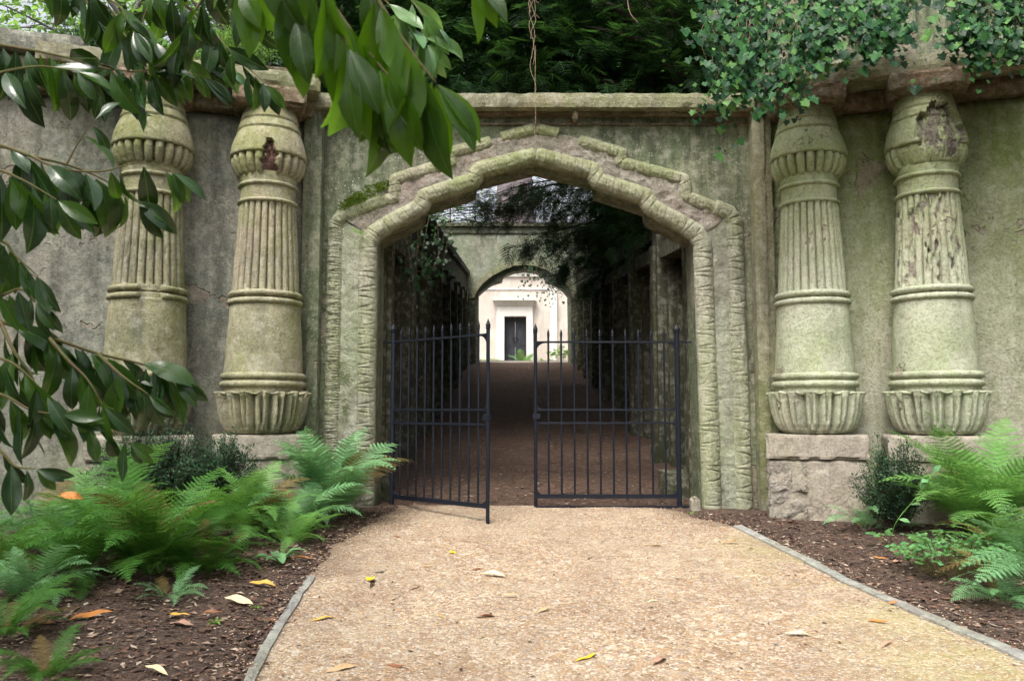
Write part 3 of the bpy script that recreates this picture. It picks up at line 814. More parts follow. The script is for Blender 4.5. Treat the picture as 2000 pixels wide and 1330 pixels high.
    def gf(th, z, r):
        ph = (th * NG / (2 * pi)) % 1; x = ph * 2 - 1
        t = (zc(332) - z) / (zc(332) - zc(286)); 
        if hole(th, z): return r - .055 + .02 * fbm((cos(th) * 2, sin(th) * 2, z), 9, seed, 3)
        if damage == 'crumbled' and rel(th) > -.9 and rel(th) < 1.25:
            return r - .035 + .018 * fbm((cos(th), sin(th), z), 7, seed, 3)
        d = -.075 * (1 - sqrt(max(0, 1 - x * x * .98))) - (.035 if abs(x) > .84 else 0)
        return wob(th, z, r + d, .004)
    mf = lambda th, z: 1 if hole(th, z) and (damage != 'crumbled' or fbm((th, z, 0), 5, 9, 2) > -.12) else 0
    mb = MB(); lathe(mb, dens([(zc(y), r * KR) for y, r in gad], .008), (c.x, c.y), 260, gf, matf=mf)
    obj('gadrooned_bulb', mb, [mat, M['holebrick' if damage == 'brickhole' else 'band']], T, True)
    bud = [(292, 64), (293, 76), (291, 78.5), (286, 78.5), (272, 76), (257, 71.5), (244, 66.5), (242, 63.5), (239, 63.5), (237, 65.5), (224, 61), (222, 58), (219, 58), (217, 60), (200, 55), (186, 51)]
    def bf(th, z, r):
        if hole(th, z):
            return r - (.075 if damage == 'crumbled' else .06) + .042 * fbm((cos(th) * 2, sin(th) * 2, z), 8, seed, 4)
        return wob(th, z, r, .006)
    mb = MB(); lathe(mb, dens([(zc(y), r * KR) for y, r in bud], .009), (c.x, c.y), 220, bf, matf=mf)
    obj('bud_capital', mb, [mat, M['holebrick' if damage == 'brickhole' else 'band']], T, True)
    mb = MB()
    am = 'brick'
    mb.rbox(u - .36, u + .38, -.1, .60 if side > 0 else .55, ZT - .005 + (0 if side > 0 else 0), ZT + .197, .035, .014, seed + 3, 7, Mx, chip=.05)
    obj('abacus', mb, M[am], T)
    return T
def u_for(side, px):
    Mx = wing_frame(side)
    for i in range(600):
        u = i * .01; c = Mx @ Vector((u, .24, 0))
        p = 1000 + F * c.x / (c.y * cos(P))
        if (side > 0 and p >= px) or (side < 0 and p <= px): return u
column(u_for(-1, 514), -1, 'ochre lotus column with a red brick hole in its capital, left of the arch', 'colL', 3, 'brickhole')
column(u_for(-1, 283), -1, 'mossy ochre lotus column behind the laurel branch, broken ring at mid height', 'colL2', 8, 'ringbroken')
column(u_for(1, 1591), 1, 'pale green lotus column with complete capital, standing on a crumbling plinth', 'colR', 15, 'base')
column(u_for(1, 1828), 1, 'lotus column at far right with shattered capital and pitted shaft', 'colR', 23, 'crumbled')

# ------------------------------------------------------------------ gates
def make_gate(hinge, ang, width, label, nbars, sgn):
    # local x along the gate from the hinge; sgn = +1 gate runs to +x
    T = thing('gate', label, 'gate', (hinge[0], hinge[1], 0), 'wrought iron gates in the arch')
    d = Vector((cos(ang), sin(ang), 0))
    def Pt(x, z, y=0): 
        q = Vector((hinge[0], hinge[1], 0)) + d * x + Vector((-d.y, d.x, 0)) * y; return Vector((q.x, q.y, z))
    z_top, z_m1, z_m2, z_bot = zat(668, 9.05), zat(800, 9.05), zat(826, 9.05), zat(969, 9.05)
    tip = zat(642, 9.05); tip2 = tip + .06
    def flat(x0, x1, z, h, t, name):
        mb = MB(); a = Pt(x0, z - h / 2, -t / 2); vs = []
        for x in (x0, x1):
            for y in (-t / 2, t / 2):
                for z_ in (z - h / 2, z + h / 2): vs.append(Pt(x, z_, y)[:])
        mb.add(vs, [(0, 1, 3, 2), (4, 6, 7, 5), (0, 4, 5, 1), (2, 3, 7, 6), (0, 2, 6, 4), (1, 5, 7, 3)])
        return obj(name, mb, M['iron'], T)
    flat(-.16, width, z_top, .02, .035, 'top_rail')
    flat(.02, width - .02, z_m1, .022, .03, 'middle_rail'); flat(.02, width - .02, z_m2, .022, .03, 'middle_rail')
    flat(.02, width - .01, z_bot, .045, .025, 'bottom_rail')
    def bar(x, zlo, zhi, r, name, head=.085, n=8):
        mb = MB(); mb.tube([Pt(x, zlo), Pt(x, zhi - head)], r, n)
        z1 = zhi - head
        mb.tube([Pt(x, z1 - .005), Pt(x, z1 + .012), Pt(x, z1 + .02), Pt(x, z1 + .035), Pt(x, zhi)], [r * 1.05, r * 1.5, r * 1.1, r * 1.4, .001], 6)
        return obj(name, mb, M['iron'], T)
    for i in range(1, nbars + 1):
        bar(width * i / (nbars + 1), z_bot, tip, .0115, 'bar')
    bar(0, -.02, tip2, .028, 'hinge_stile', .10); 
    bar(width, -.06, tip2 - (.0 if sgn > 0 else .05), .02, 'meeting_stile', .10)
    def bracket(x, z, sx, sz, s_=.085):
        mb = MB(); pts = [(x, z), (x + sx * s_, z)]
        for i in range(7):
            a = pi / 2 * i / 6; pts.append((x + sx * s_ * (1 - sin(a)) , z + sz * s_ * (1 - cos(a)) )) if False else pts.append((x + sx * s_ * (1 - sin(a)) * 1.0, z + sz * (s_ * (1 - cos(a)))))
        vs = [Pt(a, b, -.009)[:] for a, b in pts] + [Pt(a, b, .009)[:] for a, b in pts]; n = len(pts)
        mb.add(vs, [tuple(range(n)), tuple(range(2 * n - 1, n - 1, -1))] + [(i, (i + 1) % n, (i + 1) % n + n, i + n) for i in range(n)])
        obj('corner_bracket', mb, M['iron'], T)
    for x, sx in ((0.02, 1), (width - .012, -1)):
        bracket(x, z_top - .01, sx, -1, .10); bracket(x, z_m1 + .01, sx, 1, .07); bracket(x, z_m2 - .01, sx, -1, .07); bracket(x, z_bot + .02, sx, 1, .075)
    for zz in ((z_m1 + z_m2) / 2,):
        mb = MB(); vs = [Pt(x, z_, y)[:] for x in (width - .05, width + .03) for y in (-.022, .022) for z_ in (zz - .03, zz + .03)]
        mb.add(vs, [(0, 1, 3, 2), (4, 6, 7, 5), (0, 4, 5, 1), (2, 3, 7, 6), (0, 2, 6, 4), (1, 5, 7, 3)]); obj('latch', mb, M['iron'], T)
    return T
hR = at(1324, 800, 9.06); eR = at(1046, 800, 9.06)
make_gate((hR.x, 9.06), pi, hR.x - eR.x, 'closed black iron gate of spear bars filling the right half of the arch', 10, 1)
hL = at(767, 800, 9.06); eL = at(953, 800, 8.12)
dL = Vector((eL.x - hL.x, 8.12 - 9.06, 0))
make_gate((hL.x, 9.06), atan2(dL.y, dL.x), dL.length, 'left iron gate of spear bars swung half open towards the viewer', 10, -1)
mb = MB(); a = at(1046, 984, 8.98)
mb.box(a.x, hR.x + .1, 8.99, 9.02, gb(1, 9) - .01, gb(1, 9) + .022)  # thin dark bar along the ground below the closed gate
tag(obj('ground_strip', mb, M['iron']), 'thin dark strip on the ground beneath the closed gate', 'threshold')

# ------------------------------------------------------------------ avenue side walls
SL = .095
def cz(y): return 3.92 + SL * (y - 9.5)
for side in (-1, 1):
    X0 = AX + side * 1.80
    T = thing('avenue_wall', 'dark %s side wall of the avenue with tomb doorways and pilasters' % ('left' if side < 0 else 'right'), 'wall', (X0, 18, 1))
    def sx(a, b): 
        p, q = X0 + side * a, X0 + side * b; return (min(p, q), max(p, q))
    def slab(mb, a, b, y0, y1, zlo, zhi, sl=True):
        x0, x1 = sx(a, b); vs = []
        for x in (x0, x1):
            for y in (y0, y1):
                k_ = (y - y0) * SL if sl else 0
                for z in (zlo, zhi): vs.append((x, y, z + k_))
        mb.add(vs, [(0, 1, 3, 2), (4, 6, 7, 5), (0, 4, 5, 1), (2, 3, 7, 6), (0, 2, 6, 4), (1, 5, 7, 3)])
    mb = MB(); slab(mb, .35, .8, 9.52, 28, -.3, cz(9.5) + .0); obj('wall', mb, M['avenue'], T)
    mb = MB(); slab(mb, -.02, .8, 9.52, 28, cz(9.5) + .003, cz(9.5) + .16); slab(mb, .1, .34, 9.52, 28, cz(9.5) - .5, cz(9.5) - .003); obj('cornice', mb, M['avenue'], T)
    nb = 8; bay = 18.4 / nb
    for i in range(nb):
        y0 = 9.55 + i * bay; gz = g(0, y0) - .2
        ztop_ = cz(y0) - .52
        mb = MB()
        slab(mb, 0, .34, y0, y0 + .42, gz, ztop_); slab(mb, -.05, -.003, y0 + .09, y0 + .33, gz, ztop_ - .15)
        slab(mb, -.07, .0, y0 - .02, y0 + .44, gz, gz + .45, False)
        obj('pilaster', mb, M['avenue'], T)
        mb = MB()
        for q, (ya, yb) in enumerate(((.46, .62), (.64, .78))):
            slab(mb, .12 + .1 * q, .345, y0 + ya, y0 + yb, gz, ztop_ - .3 - .15 * q)
            slab(mb, .12 + .1 * q, .345, y0 + bay - yb + .38, y0 + bay - ya + .38, gz, ztop_ - .3 - .15 * q)
        slab(mb, .02, .345, y0 + .5, y0 + bay - .06, ztop_ - .32, ztop_ - .1)
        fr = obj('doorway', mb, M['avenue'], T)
        mb = MB(); slab(mb, .31, .347, y0 + .80, y0 + bay - .42, gz, ztop_ - .5); obj('door', mb, M['door'], fr)
# low stone inside right jamb
mb = MB(); mb.rbox(AX + 1.45, AX + 1.78, 9.6, 10.1, -.1, .34, .06, .008, 2, chip=.02)
tag(obj('stone_block', mb, M['avenue']), 'squat stone block on the avenue floor behind the right gate hinge', 'stone')

# inner gateway at the far end
YI = 28.0
T = thing('inner_gateway', 'pale grey-green inner wall with segmental stepped arch closing the avenue', 'gateway', (AX, YI + .3, 2.6))
def wi(px, py): p = at(px, py, YI); return (p.x, p.z)
inn = [(933, 730), (934, 575), (948, 562), (962, 553), (980, 548), (983, 538), (1004, 530), (1024, 527), (1046, 530), (1062, 538), (1066, 548), (1084, 554), (1098, 563), (1110, 577), (1112, 730)]
pl = [wi(x, y) for x, y in inn]
mb = MB(); zt = wi(1000, 444)[1]
mb.prism([(AX - 6, 2.2), (AX - 6, zt), (AX + 6, zt), (AX + 6, 2.2)] + pl[::-1], YI, YI + .6)
obj('wall', mb, M['inner'], T)
mb = MB(); mb.rbox(AX - 6, AX + 6, YI - .15, YI + .65, zt + .003, zt + .14, .2, .01, 3); mb.rbox(AX - 6, AX + 6, YI - .06, YI - .001, zt - .22, zt - .16, .2, .004, 3)
obj('coping', mb, M['avenue'], T)
mb = MB(); ar = [(916, 585), (922, 566), (936, 548), (955, 533), (980, 519), (1005, 512), (1024, 510), (1045, 512), (1070, 519), (1094, 533), (1112, 548), (1124, 566), (1128, 585)]
ar2 = [(927, 583), (932, 570), (944, 555), (962, 541), (984, 529), (1005, 521.5), (1024, 519.5), (1045, 521.5), (1066, 529), (1087, 541), (1104, 555), (1115, 570), (1118, 583)]
a1 = [wi(x, y) for x, y in ar]; a2 = [wi(x, y) for x, y in ar2]
mb.prism(a1 + a2[::-1], YI - .22, YI - .003); obj('arch_moulding', mb, M['roll'], T)
mb = MB()
for x0, x1 in ((914, 930), (1115, 1131)):
    p0 = at(x0, 600, YI).x; p1 = at(x1, 600, YI).x; mb = MB(); mb.box(p0, p1, YI - .28, YI - .002, 2.2, wi(0, 588)[1]); obj('jamb', mb, M['avenue'], T)

# wire fence on top
T = thing('wire_fence', 'thin dark wire fence on posts on top of the inner gateway wall', 'fence', (AX, YI + .3, zt + .14))
for px in (830, 880, 928, 975, 1046, 1122, 1170, 1220):
    p = at(px, 430, YI + .3); mb = MB(); mb.tube([(p.x, p.y, zt + .1), (p.x, p.y, zt + .95)], .014, 5); obj('post', mb, M['iron'], T)
mb = MB()
for i in range(4): mb.tube([(AX - 6, YI + .3, zt + .25 + .22 * i), (AX + 6, YI + .3, zt + .25 + .22 * i)], .008, 4)
for i in range(60): x = AX - 6 + .2 * i; mb.tube([(x, YI + .3, zt + .14), (x, YI + .3, zt + .9)], .0035, 3)
obj('wire_mesh', mb, M['iron'], T)

# far mausoleum
YF = 36.0
T = thing('mausoleum', 'sunlit pale mausoleum front with white door surround beyond the avenue', 'building', (AX, YF + 1, 2.85))
def wf(px, py, Y=YF): p = at(px, py, Y); return (p.x, p.z)
fz = wf(0, 541)[1]
dx0, dx1 = wf(985, 650)[0], wf(1028, 650)[0]; dz1 = wf(0, 618)[1]
mb = MB(); mb.prism([(-7, 2.6), (-7, fz), (8, fz), (8, 2.6), (dx1, 2.6), (dx1, dz1), (dx0, dz1), (dx0, 2.6)], YF, YF + 2.5); obj('wall', mb, M['farwall'], T)
mb = MB(); mb.rbox(-7, 8, YF - .12, YF + 2.5, fz + .003, fz + .32, .2, .01, 2); mb.rbox(-7, 8, YF - .3, YF + 2.5, fz + .323, fz + .65, .2, .01, 3); mb.box(-7, 8, YF - .05, YF - .001, wf(0, 566)[1], wf(0, 563)[1])
obj('cornice', mb, M['farwhite'], T)
s = []
a0, a1_ = wf(968, 650)[0], wf(1042, 650)[0]; az = wf(0, 600)[1]
mb = MB(); mb.prism([(a0, 2.7), (a0 + .05, az), (a1_ - .05, az), (a1_, 2.7), (dx1, 2.7), (dx1, dz1), (dx0, dz1), (dx0, 2.7)], YF - .16, YF - .003)
obj('door_surround', mb, M['farwhite'], T)
mb = MB(); 
for i in range(26):
    x = a0 + .03 + (a1_ - a0 - .06) * i / 26; w_ = (a1_ - a0 - .06) / 26
    mb.add([(x + .02, YF - .17, az + .004), (x + w_, YF - .17, az + .004), (x + w_ * (1) + (.1 * (i / 13 - 1)), YF - .42, az + .25), (x + .02 + (.1 * (i / 13 - 1)), YF - .42, az + .25),
            (x + .02, YF - .002, az + .004), (x + w_, YF - .002, az + .004), (x + w_, YF - .002, az + .25), (x + .02, YF - .002, az + .25)],
           [(0, 1, 2, 3), (4, 7, 6, 5), (0, 3, 7, 4), (1, 5, 6, 2), (3, 2, 6, 7)])
mb.box(a0 - .12, a1_ + .12, YF - .46, YF - .001, az + .253, az + .32)
obj('cavetto_cornice', mb, M['farwhite'], T)
mb = MB(); mid = (dx0 + dx1) / 2
for xa, xb in ((dx0, mid - .01), (mid + .01, dx1)):
    mb.box(xa, xb, YF + .25, YF + .3, 2.7, dz1)
    mb.box(xa + .08, xb - .08, YF + .23, YF + .249, 3.9, dz1 - .25); mb.box(xa + .08, xb - .08, YF + .23, YF + .249, 3.05, 3.75)
dd = obj('door', mb, M['door'], T); 
mb = MB(); mb.tube([(mid + .12 * cos(t * .7), YF + .215, 4.15 + .1 * sin(t * .7)) for t in range(10)], .015, 5); obj('knocker', mb, M['iron'], dd)
mb = MB(); p0, p1 = wf(1074, 650)[0], wf(1088, 650)[0]; mb.rbox(p0, p1, YF - .14, YF - .003, 2.7, wf(0, 567)[1], .2, .005, 3); obj('pilaster', mb, M['farwhite'], T)

# embankments carrying the trees
for side in (-1, 1):
    mb = MB(); xs_ = rng(2.25, 40, .7); ys_ = rng(9.7, 60, 1.2); nx = len(xs_)
    vs = []
    for y in ys_:
        for i, x in enumerate(xs_):
            z = cz(min(y, 28)) - .25 + .25 * nz((x * side, y, 0), .5) + min(.8, (x - 2.25) * .12) - (1.8 if side < 0 and y < 11 and x > 5 else 0) * 0
            if i == 0: z = cz(min(y, 28)) - .45
            vs.append((AX + side * x, y, z))
    fs = [(j * nx + i, j * nx + i + 1, (j + 1) * nx + i + 1, (j + 1) * nx + i) for j in range(len(ys_) - 1) for i in range(nx - 1) if not (ys_[j] > 27.5)]
    mb.add(vs, fs); struct('embankment', mb, M['soil'], True)

# ------------------------------------------------------------------ foliage builders
def frame(d, nrm):
    d = d.normalized(); s_ = nrm.cross(d)
    if s_.length < 1e-3: s_ = Vector((1, 0, 0)).cross(d)
    s_.normalize(); n_ = d.cross(s_).normalized(); return d, s_, n_
def blade(mb, p, d, nrm, L, W, fold=.25, droop=.3, seg=7, tip=1.0, wave=.0, petiole=.06):
    d, s_, n_ = frame(d, nrm)
    vs = []; ph = R() * 6; n0 = len(mb.f)
    for i in range(seg + 1):
        t = i / seg
        w = W * .5 * (sin(pi * min(1, t ** 1.15)) ** .75) if 0 < t < 1 else 0.001
        if t > .8: w *= 1 - (t - .8) * 1.2
        a = droop * t * t
        c = p + d * (L * (petiole + (1 - petiole) * t) * cos(a * .6)) - n_ * (L * t * sin(a) * .55)
        up = n_ * (w * fold + wave * w * sin(ph + t * 9))
        vm = min(w * .5, W * .022); mb.at += [(t, x_, len(mb.v) * .01) for x_ in (-1, -.5, 0, 0, .5, 1)]; vs += [(c - s_ * w + up)[:], (c - s_ * w * .5 + up * .42)[:], (c - s_ * vm)[:], (c + s_ * vm)[:], (c + s_ * w * .5 + up * .42)[:], (c + s_ * w + up)[:]]
    fs = []
    for i in range(seg):
        for j in range(5): a = i * 6 + j; fs.append((a, a + 1, a + 7, a + 6))
    mb.add(vs, fs)
    for q in range(n0 + 2, len(mb.f), 5): mb.m[q] = 1
def bez(pts, n):
    pts = [Vector(p) for p in pts]; out = []
    m = len(pts) - 1
    for i in range(n + 1):
        t = i / n * m; j = min(int(t), m - 1); f = t - j
        p0 = pts[max(j - 1, 0)]; p1 = pts[j]; p2 = pts[j + 1]; p3 = pts[min(j + 2, m)]
        out.append(.5 * ((2 * p1) + (p2 - p0) * f + (2 * p0 - 5 * p1 + 4 * p2 - p3) * f * f + (3 * p1 - p0 - 3 * p2 + p3) * f ** 3))
    return out
DM = 1.35
def laurel(branches, label, mat, root, group='broadleaf branches hanging in the foreground', name='laurel_branch', trunk=None, cat='branch'):
    T = thing(name, label, cat, root, group)
    st = MB(); fo = MB()
    if trunk: st.tube(bez(trunk, 14), [.03 - .018 * i / 14 for i in range(15)], 7)
    for br in branches:
        pts, Ls, start, dens_, opt = br
        P3 = [at(x, y, Y) for x, y, Y in pts]
        C = bez(P3, 40)
        st.tube(C, [opt.get('r', .006) * (1 - .75 * i / 40) for i in range(41)], 6)
        tot = sum((b - a).length for a, b in zip(C, C[1:])); n = int(tot * dens_ * DM)
        sgn = 1
        for i in range(n):
            t = start + (1 - start) * (i + R() * .6) / n
            j = min(39, int(t * 40)); p = C[j].lerp(C[j + 1], t * 40 - j); T_ = (C[j + 1] - C[j]).normalized()
            sgn = -sgn
            tocam = (Vector((0, 0, CZ)) - p).normalized()
            side_ = T_.cross(tocam).normalized() * sgn
            sag = opt.get('sag', 1.0)
            d = T_ * U(.1, .6) + side_ * U(.0, .8) * opt.get('spread', .9) + Vector((0, 0, -1)) * U(.5, 1.6) * sag + tocam * U(-.3, .3)
            nrm = tocam * U(.4, 1) + Vector((U(-1.1, 1.1), U(-.3, .3), U(-.1, .8)))
            L = Ls * 1.22 * (U(.85, 1.12) if R() < .7 else U(.5, .85)) * (1 - .25 * max(0, t - .85) / .15)
            blade(fo, p, d.normalized(), nrm, L, L * U(.28, .4), U(.05, .5), U(-.1, 1.1), wave=.14)
        # terminal leaves
        for q in range(3):
            T_ = (C[-1] - C[-3]).normalized()
            d = T_ + Vector((U(-.5, .5), U(-.4, .4), U(-.9, .1)))
            blade(fo, C[-1], d, Vector((U(-.4, .4), -1, U(0, .8))), Ls * U(.7, 1), Ls * .28, .25, .4)
    obj('stem', st, M['twig'], T); fo_ = obj('foliage', fo, [mat, M['vein']], T, True)
    a_ = fo_.data.attributes.new('leafuv', 'FLOAT_VECTOR', 'POINT'); a_.data.foreach_set('vector', [q for t in fo.at for q in t])
    return T

random.seed(3)
def overhead(label, trunk, boxes, n, L):  # unseen crown over the hanging branches, added to shade their leaves
    T = thing('unseen_laurel_tree', label, 'tree', trunk[0]); st = MB(); fo = MB()
    C = bez([Vector(p) for p in trunk], 16); st.tube(C, [.12 * (1 - .6 * i / 16) for i in range(17)], 9)
    for x0, x1, y0, y1, z0, z1, q in boxes:
        for _ in range(int(n * q)):
            p = Vector((U(x0, x1), U(y0, y1), U(z0, z1)))
            a = R() * 6.28; d = Vector((cos(a), sin(a), U(-1.2, -.1))); d_, s_, n_ = frame(d, Vector((U(-.5, .5), U(-.5, .5), 1))); l = L * U(.7, 1.2)
            fo.add([p[:], (p + d_ * l * .5 - s_ * l * .17)[:], (p + d_ * l)[:], (p + d_ * l * .5 + s_ * l * .17)[:]], [(0, 1, 2, 3)])
        for _ in range(8):
            st.tube(bez([C[10], Vector((U(x0, x1), U(y0, y1), (z0 + z1) / 2))], 6), .015, 5)
    obj('trunk', st, M['bark'], T, True); obj('crown', fo, M['rhodo'], T)
overhead('laurel tree arching unseen over the viewer from the left, crown added for shade', [(-3.4, -.6, -.5), (-3.3, -.4, 1.2), (-2.8, .2, 2.8), (-2.0, .6, 3.6)],
         [(-5, 1.2, -2.5, 1.4, 2.7, 4.2, 1.0), (-6.0, -2.2, 1.0, 4.0, 3.3, 4.6, .6)], 2600, .17)
# left hand foreground branches
laurel([([(-120, 70, 2.6), (0, 88, 2.6), (110, 108, 2.6), (210, 135, 2.65), (300, 142, 2.7)], .155, .25, 17, {}),
        ([(-60, 160, 2.5), (10, 140, 2.5), (80, 130, 2.5), (150, 140, 2.5)], .14, .3, 17, {}),
        ([(-120, -60, 2.6), (120, -30, 2.7), (215, 20, 2.8), (250, 75, 2.8), (320, 95, 2.8), (400, 130, 2.9)], .14, .35, 15, {}),
        ([(200, -60, 2.8), (330, -10, 2.8), (400, 45, 2.9), (450, 100, 2.9), (520, 165, 2.9)], .14, .2, 17, {}),
        ([(180, 120, 2.7), (250, 140, 2.7), (320, 135, 2.75), (395, 150, 2.8)], .14, .1, 14, {'r': .004}),
        ([(60, -60, 2.9), (150, -20, 2.9), (180, 30, 2.9)], .14, .1, 18, {}),
        ([(260, -80, 2.7), (300, -20, 2.7), (280, 40, 2.7), (300, 80, 2.7)], .14, .2, 16, {}),
        ([(380, -90, 2.7), (400, -20, 2.7), (370, 40, 2.7), (350, 90, 2.7)], .15, .2, 17, {}),
        ([(420, -90, 2.6), (470, -30, 2.6), (480, 20, 2.6)], .15, .2, 18, {}),
        ([(130, -90, 2.6), (170, -20, 2.6), (230, 10, 2.6), (260, 60, 2.6)], .15, .2, 17, {})],
       'dark glossy laurel sprays with hanging leaves across the upper left corner', M['laurel'], (-2.6, 2.2, -.4),
       trunk=[(-2.6, 2.2, -.45), (-2.5, 2.3, .8), (-2.3, 2.4, 1.9), at(-120, 70, 2.6)])
laurel([([(-140, 260, 2.2), (0, 285, 2.25), (60, 305, 2.25), (130, 322, 2.3), (200, 350, 2.35), (270, 395, 2.4)], .155, .25, 20, {}),
        ([(60, 305, 2.25), (120, 330, 2.25), (200, 335, 2.3), (270, 318, 2.35), (335, 335, 2.4)], .13, .1, 14, {'r': .004}),
        ([(-140, 330, 2.1), (-20, 330, 2.1), (40, 350, 2.1), (110, 390, 2.1)], .15, .3, 17, {}),
        ([(-100, 470, 2.2), (0, 470, 2.2), (30, 500, 2.2), (75, 540, 2.2)], .12, .3, 20, {}),
        ([(-60, 560, 2.2), (0, 575, 2.2), (40, 565, 2.2), (70, 590, 2.2)], .11, .2, 16, {}),
        ([(130, 322, 2.3), (155, 275, 2.3), (185, 235, 2.3)], .10, .5, 12, {'r': .003})],
       'laurel branch of long shiny leaves arching in at mid height on the left edge', M['laurel'], (-2.5, 1.8, -.4),
       trunk=[(-2.5, 1.8, -.45), (-2.4, 1.9, .5), (-2.1, 2.1, 1.2), at(-140, 260, 2.2)])
laurel([([(-160, 590, 2.3), (0, 628, 2.35), (95, 658, 2.4), (190, 690, 2.45), (280, 712, 2.5), (340, 738, 2.5)], .145, .22, 24, {'r': .008}),
        ([(95, 658, 2.4), (130, 700, 2.35), (170, 740, 2.3), (200, 790, 2.3)], .13, .05, 19, {}),
        ([(0, 628, 2.35), (30, 690, 2.3), (60, 730, 2.3), (80, 780, 2.3)], .14, .1, 18, {}),
        ([(-60, 690, 2.2), (0, 700, 2.2), (40, 720, 2.2), (90, 770, 2.2)], .14, .1, 18, {}),
        ([(190, 690, 2.45), (240, 735, 2.4), (290, 770, 2.4)], .11, .2, 16, {}),
        ([(-100, 760, 2.2), (0, 770, 2.2), (60, 800, 2.2), (120, 810, 2.2)], .13, .2, 20, {}),
        ([(60, 650, 2.5), (120, 690, 2.5), (190, 720, 2.5), (260, 740, 2.5)], .13, .2, 20, {}),
        ([(130, 800, 2.3), (170, 835, 2.3), (220, 845, 2.3), (255, 865, 2.3)], .09, .1, 17, {'r': .003}),
        ([(-60, 850, 2.1), (0, 880, 2.1), (30, 910, 2.1), (70, 915, 2.1)], .10, .2, 14, {})],
       'low laurel branch with pale and dark glossy leaves in front of the left columns', M['laurel'], (-2.4, 1.9, -.4),
       trunk=[(-2.4, 1.9, -.45), (-2.3, 2.0, .2), (-2.2, 2.1, .9), at(-160, 590, 2.3)])
# big near cluster, top centre
laurel([([(420, -180, 1.5), (540, -100, 1.5), (640, 0, 1.5), (700, 80, 1.5), (760, 150, 1.5)], .185, .35, 20, {'r': .007, 'sag': 1.7, 'spread': .6}),
        ([(480, -140, 1.5), (530, -80, 1.5), (560, -30, 1.5), (580, 30, 1.5)], .16, .15, 20, {'sag': 1.3, 'spread': .8}),
        ([(660, -150, 1.5), (700, -70, 1.5), (750, 20, 1.5), (810, 110, 1.5), (850, 160, 1.5)], .17, .3, 20, {'sag': 1.5, 'spread': .6}),
        ([(400, -150, 1.7), (440, -80, 1.7), (470, -30, 1.7)], .16, .2, 18, {'sag': 1.1}),
        ([(600, -120, 1.4), (630, -40, 1.4), (650, 10, 1.4), (680, 90, 1.4)], .17, .3, 18, {'sag': 1.5, 'spread': .6}),
        ([(860, -150, 1.7), (880, -90, 1.7), (910, -60, 1.7), (930, -40, 1.7)], .13, .5, 9, {'sag': 1.4})],
       'large leaves hanging close in front of the camera at top centre, some coloured green as if backlit', M['rhodo'], (-1.2, .9, -.5), name='rhododendron_branch',
       trunk=[(-1.9, -.6, -.5), (-1.9, -.5, 1.5), (-1.5, .2, 2.3), (-1.0, .9, 2.4), at(420, -180, 1.5)])
laurel([([(700, -60, 3.0), (760, 10, 3.0), (800, 50, 3.0), (835, 85, 3.0)], .15, .3, 20, {'r': .004, 'sag': .5}),
        ([(770, -40, 3.0), (810, 10, 3.0), (850, 60, 3.0)], .13, .3, 16, {'r': .004, 'sag': .4})],
       'spray of leaves behind the hanging cluster at top centre, coloured pale as if lit', M['palelaurel'], (-.9, 2.9, 2.7), trunk=[(-1.6, 2.5, 3.6), (-1.1, 2.8, 3.0), at(700, -60, 3.0)])  # brighter light on this spray is put into its paler leaf colour
laurel([([(330, -60, 2.95), (380, 60, 2.95), (410, 110, 2.95), (450, 140, 2.95)], .085, .6, 26, {'r': .003})],
       'few pale round-ended leaves at the tip of an upper left twig', M['palelaurel'], (-1.2, 2.9, 2.5), trunk=[(-1.6, 2.6, 3.2), at(330, -60, 2.95)])

# ---------- ferns
def frond_mesh(L, W, arch, seed, np_=26, pinnate=2, jag=False):
    random.seed(seed); mb = MB()
    # curve in xz plane
    C = []; a = radians(58); x = z = 0; n = 40
    for i in range(n + 1):
        C.append(Vector((x, .02 * sin(i * .12 + seed), z)))
        a -= arch / n * (.6 + .8 * i / n); x += cos(a) * L / n; z += sin(a) * L / n
    mb.tube(C, [.0032 * (1 - .8 * i / n) for i in range(n + 1)], 4, False)
    for i in range(np_):
        t = .17 + .82 * i / (np_ - 1); j = min(n - 1, int(t * n)); p = C[j].lerp(C[j + 1], t * n - j)
        T_ = (C[j + 1] - C[j]).normalized(); N_ = Vector((-T_.z, 0, T_.x))
        w = W * (sin(pi * (.13 + .87 * ((t - .17) / .83)) ** .75) ** .9) * U(.92, 1.08)
        if t > .93: w *= .8
        w = max(w, .012)
        for s_ in (-1, 1):
            D = (Vector((0, s_, 0)) * 1.0 + T_ * (.35 + .3 * t) + N_ * U(-.15, .12)).normalized()
            S = (T_ - D * T_.dot(D)).normalized()
            m = max(4, int(w / .0095)); spc = L * .82 / np_
            # midrib
            curve = U(-.1, .25)
            for q in range(m):
                f = (q + .5) / m; c = p + D * (w * f) - N_ * (curve * w * f * f)
                pl_ = spc * .47 * (1 - f ** 1.6 * .85); pw = w / m * .46
                for s2 in (-1, 1):
                    e = c + S * (s2 * pl_) + D * (pl_ * .35) + N_ * U(-.12, .12) * pl_
                    mb.add([(c - D * pw)[:], (c + D * pw)[:], (e + D * pw * .35)[:], (e - D * pw * .5)[:]], [(0, 1, 2, 3)])
            tip = p + D * w - N_ * (curve * w)
            mb.add([(p - S * .0012)[:], (p + S * .0012)[:], (tip + S * .0005)[:]], [(0, 1, 2)])
    return mb
frondlib = {}
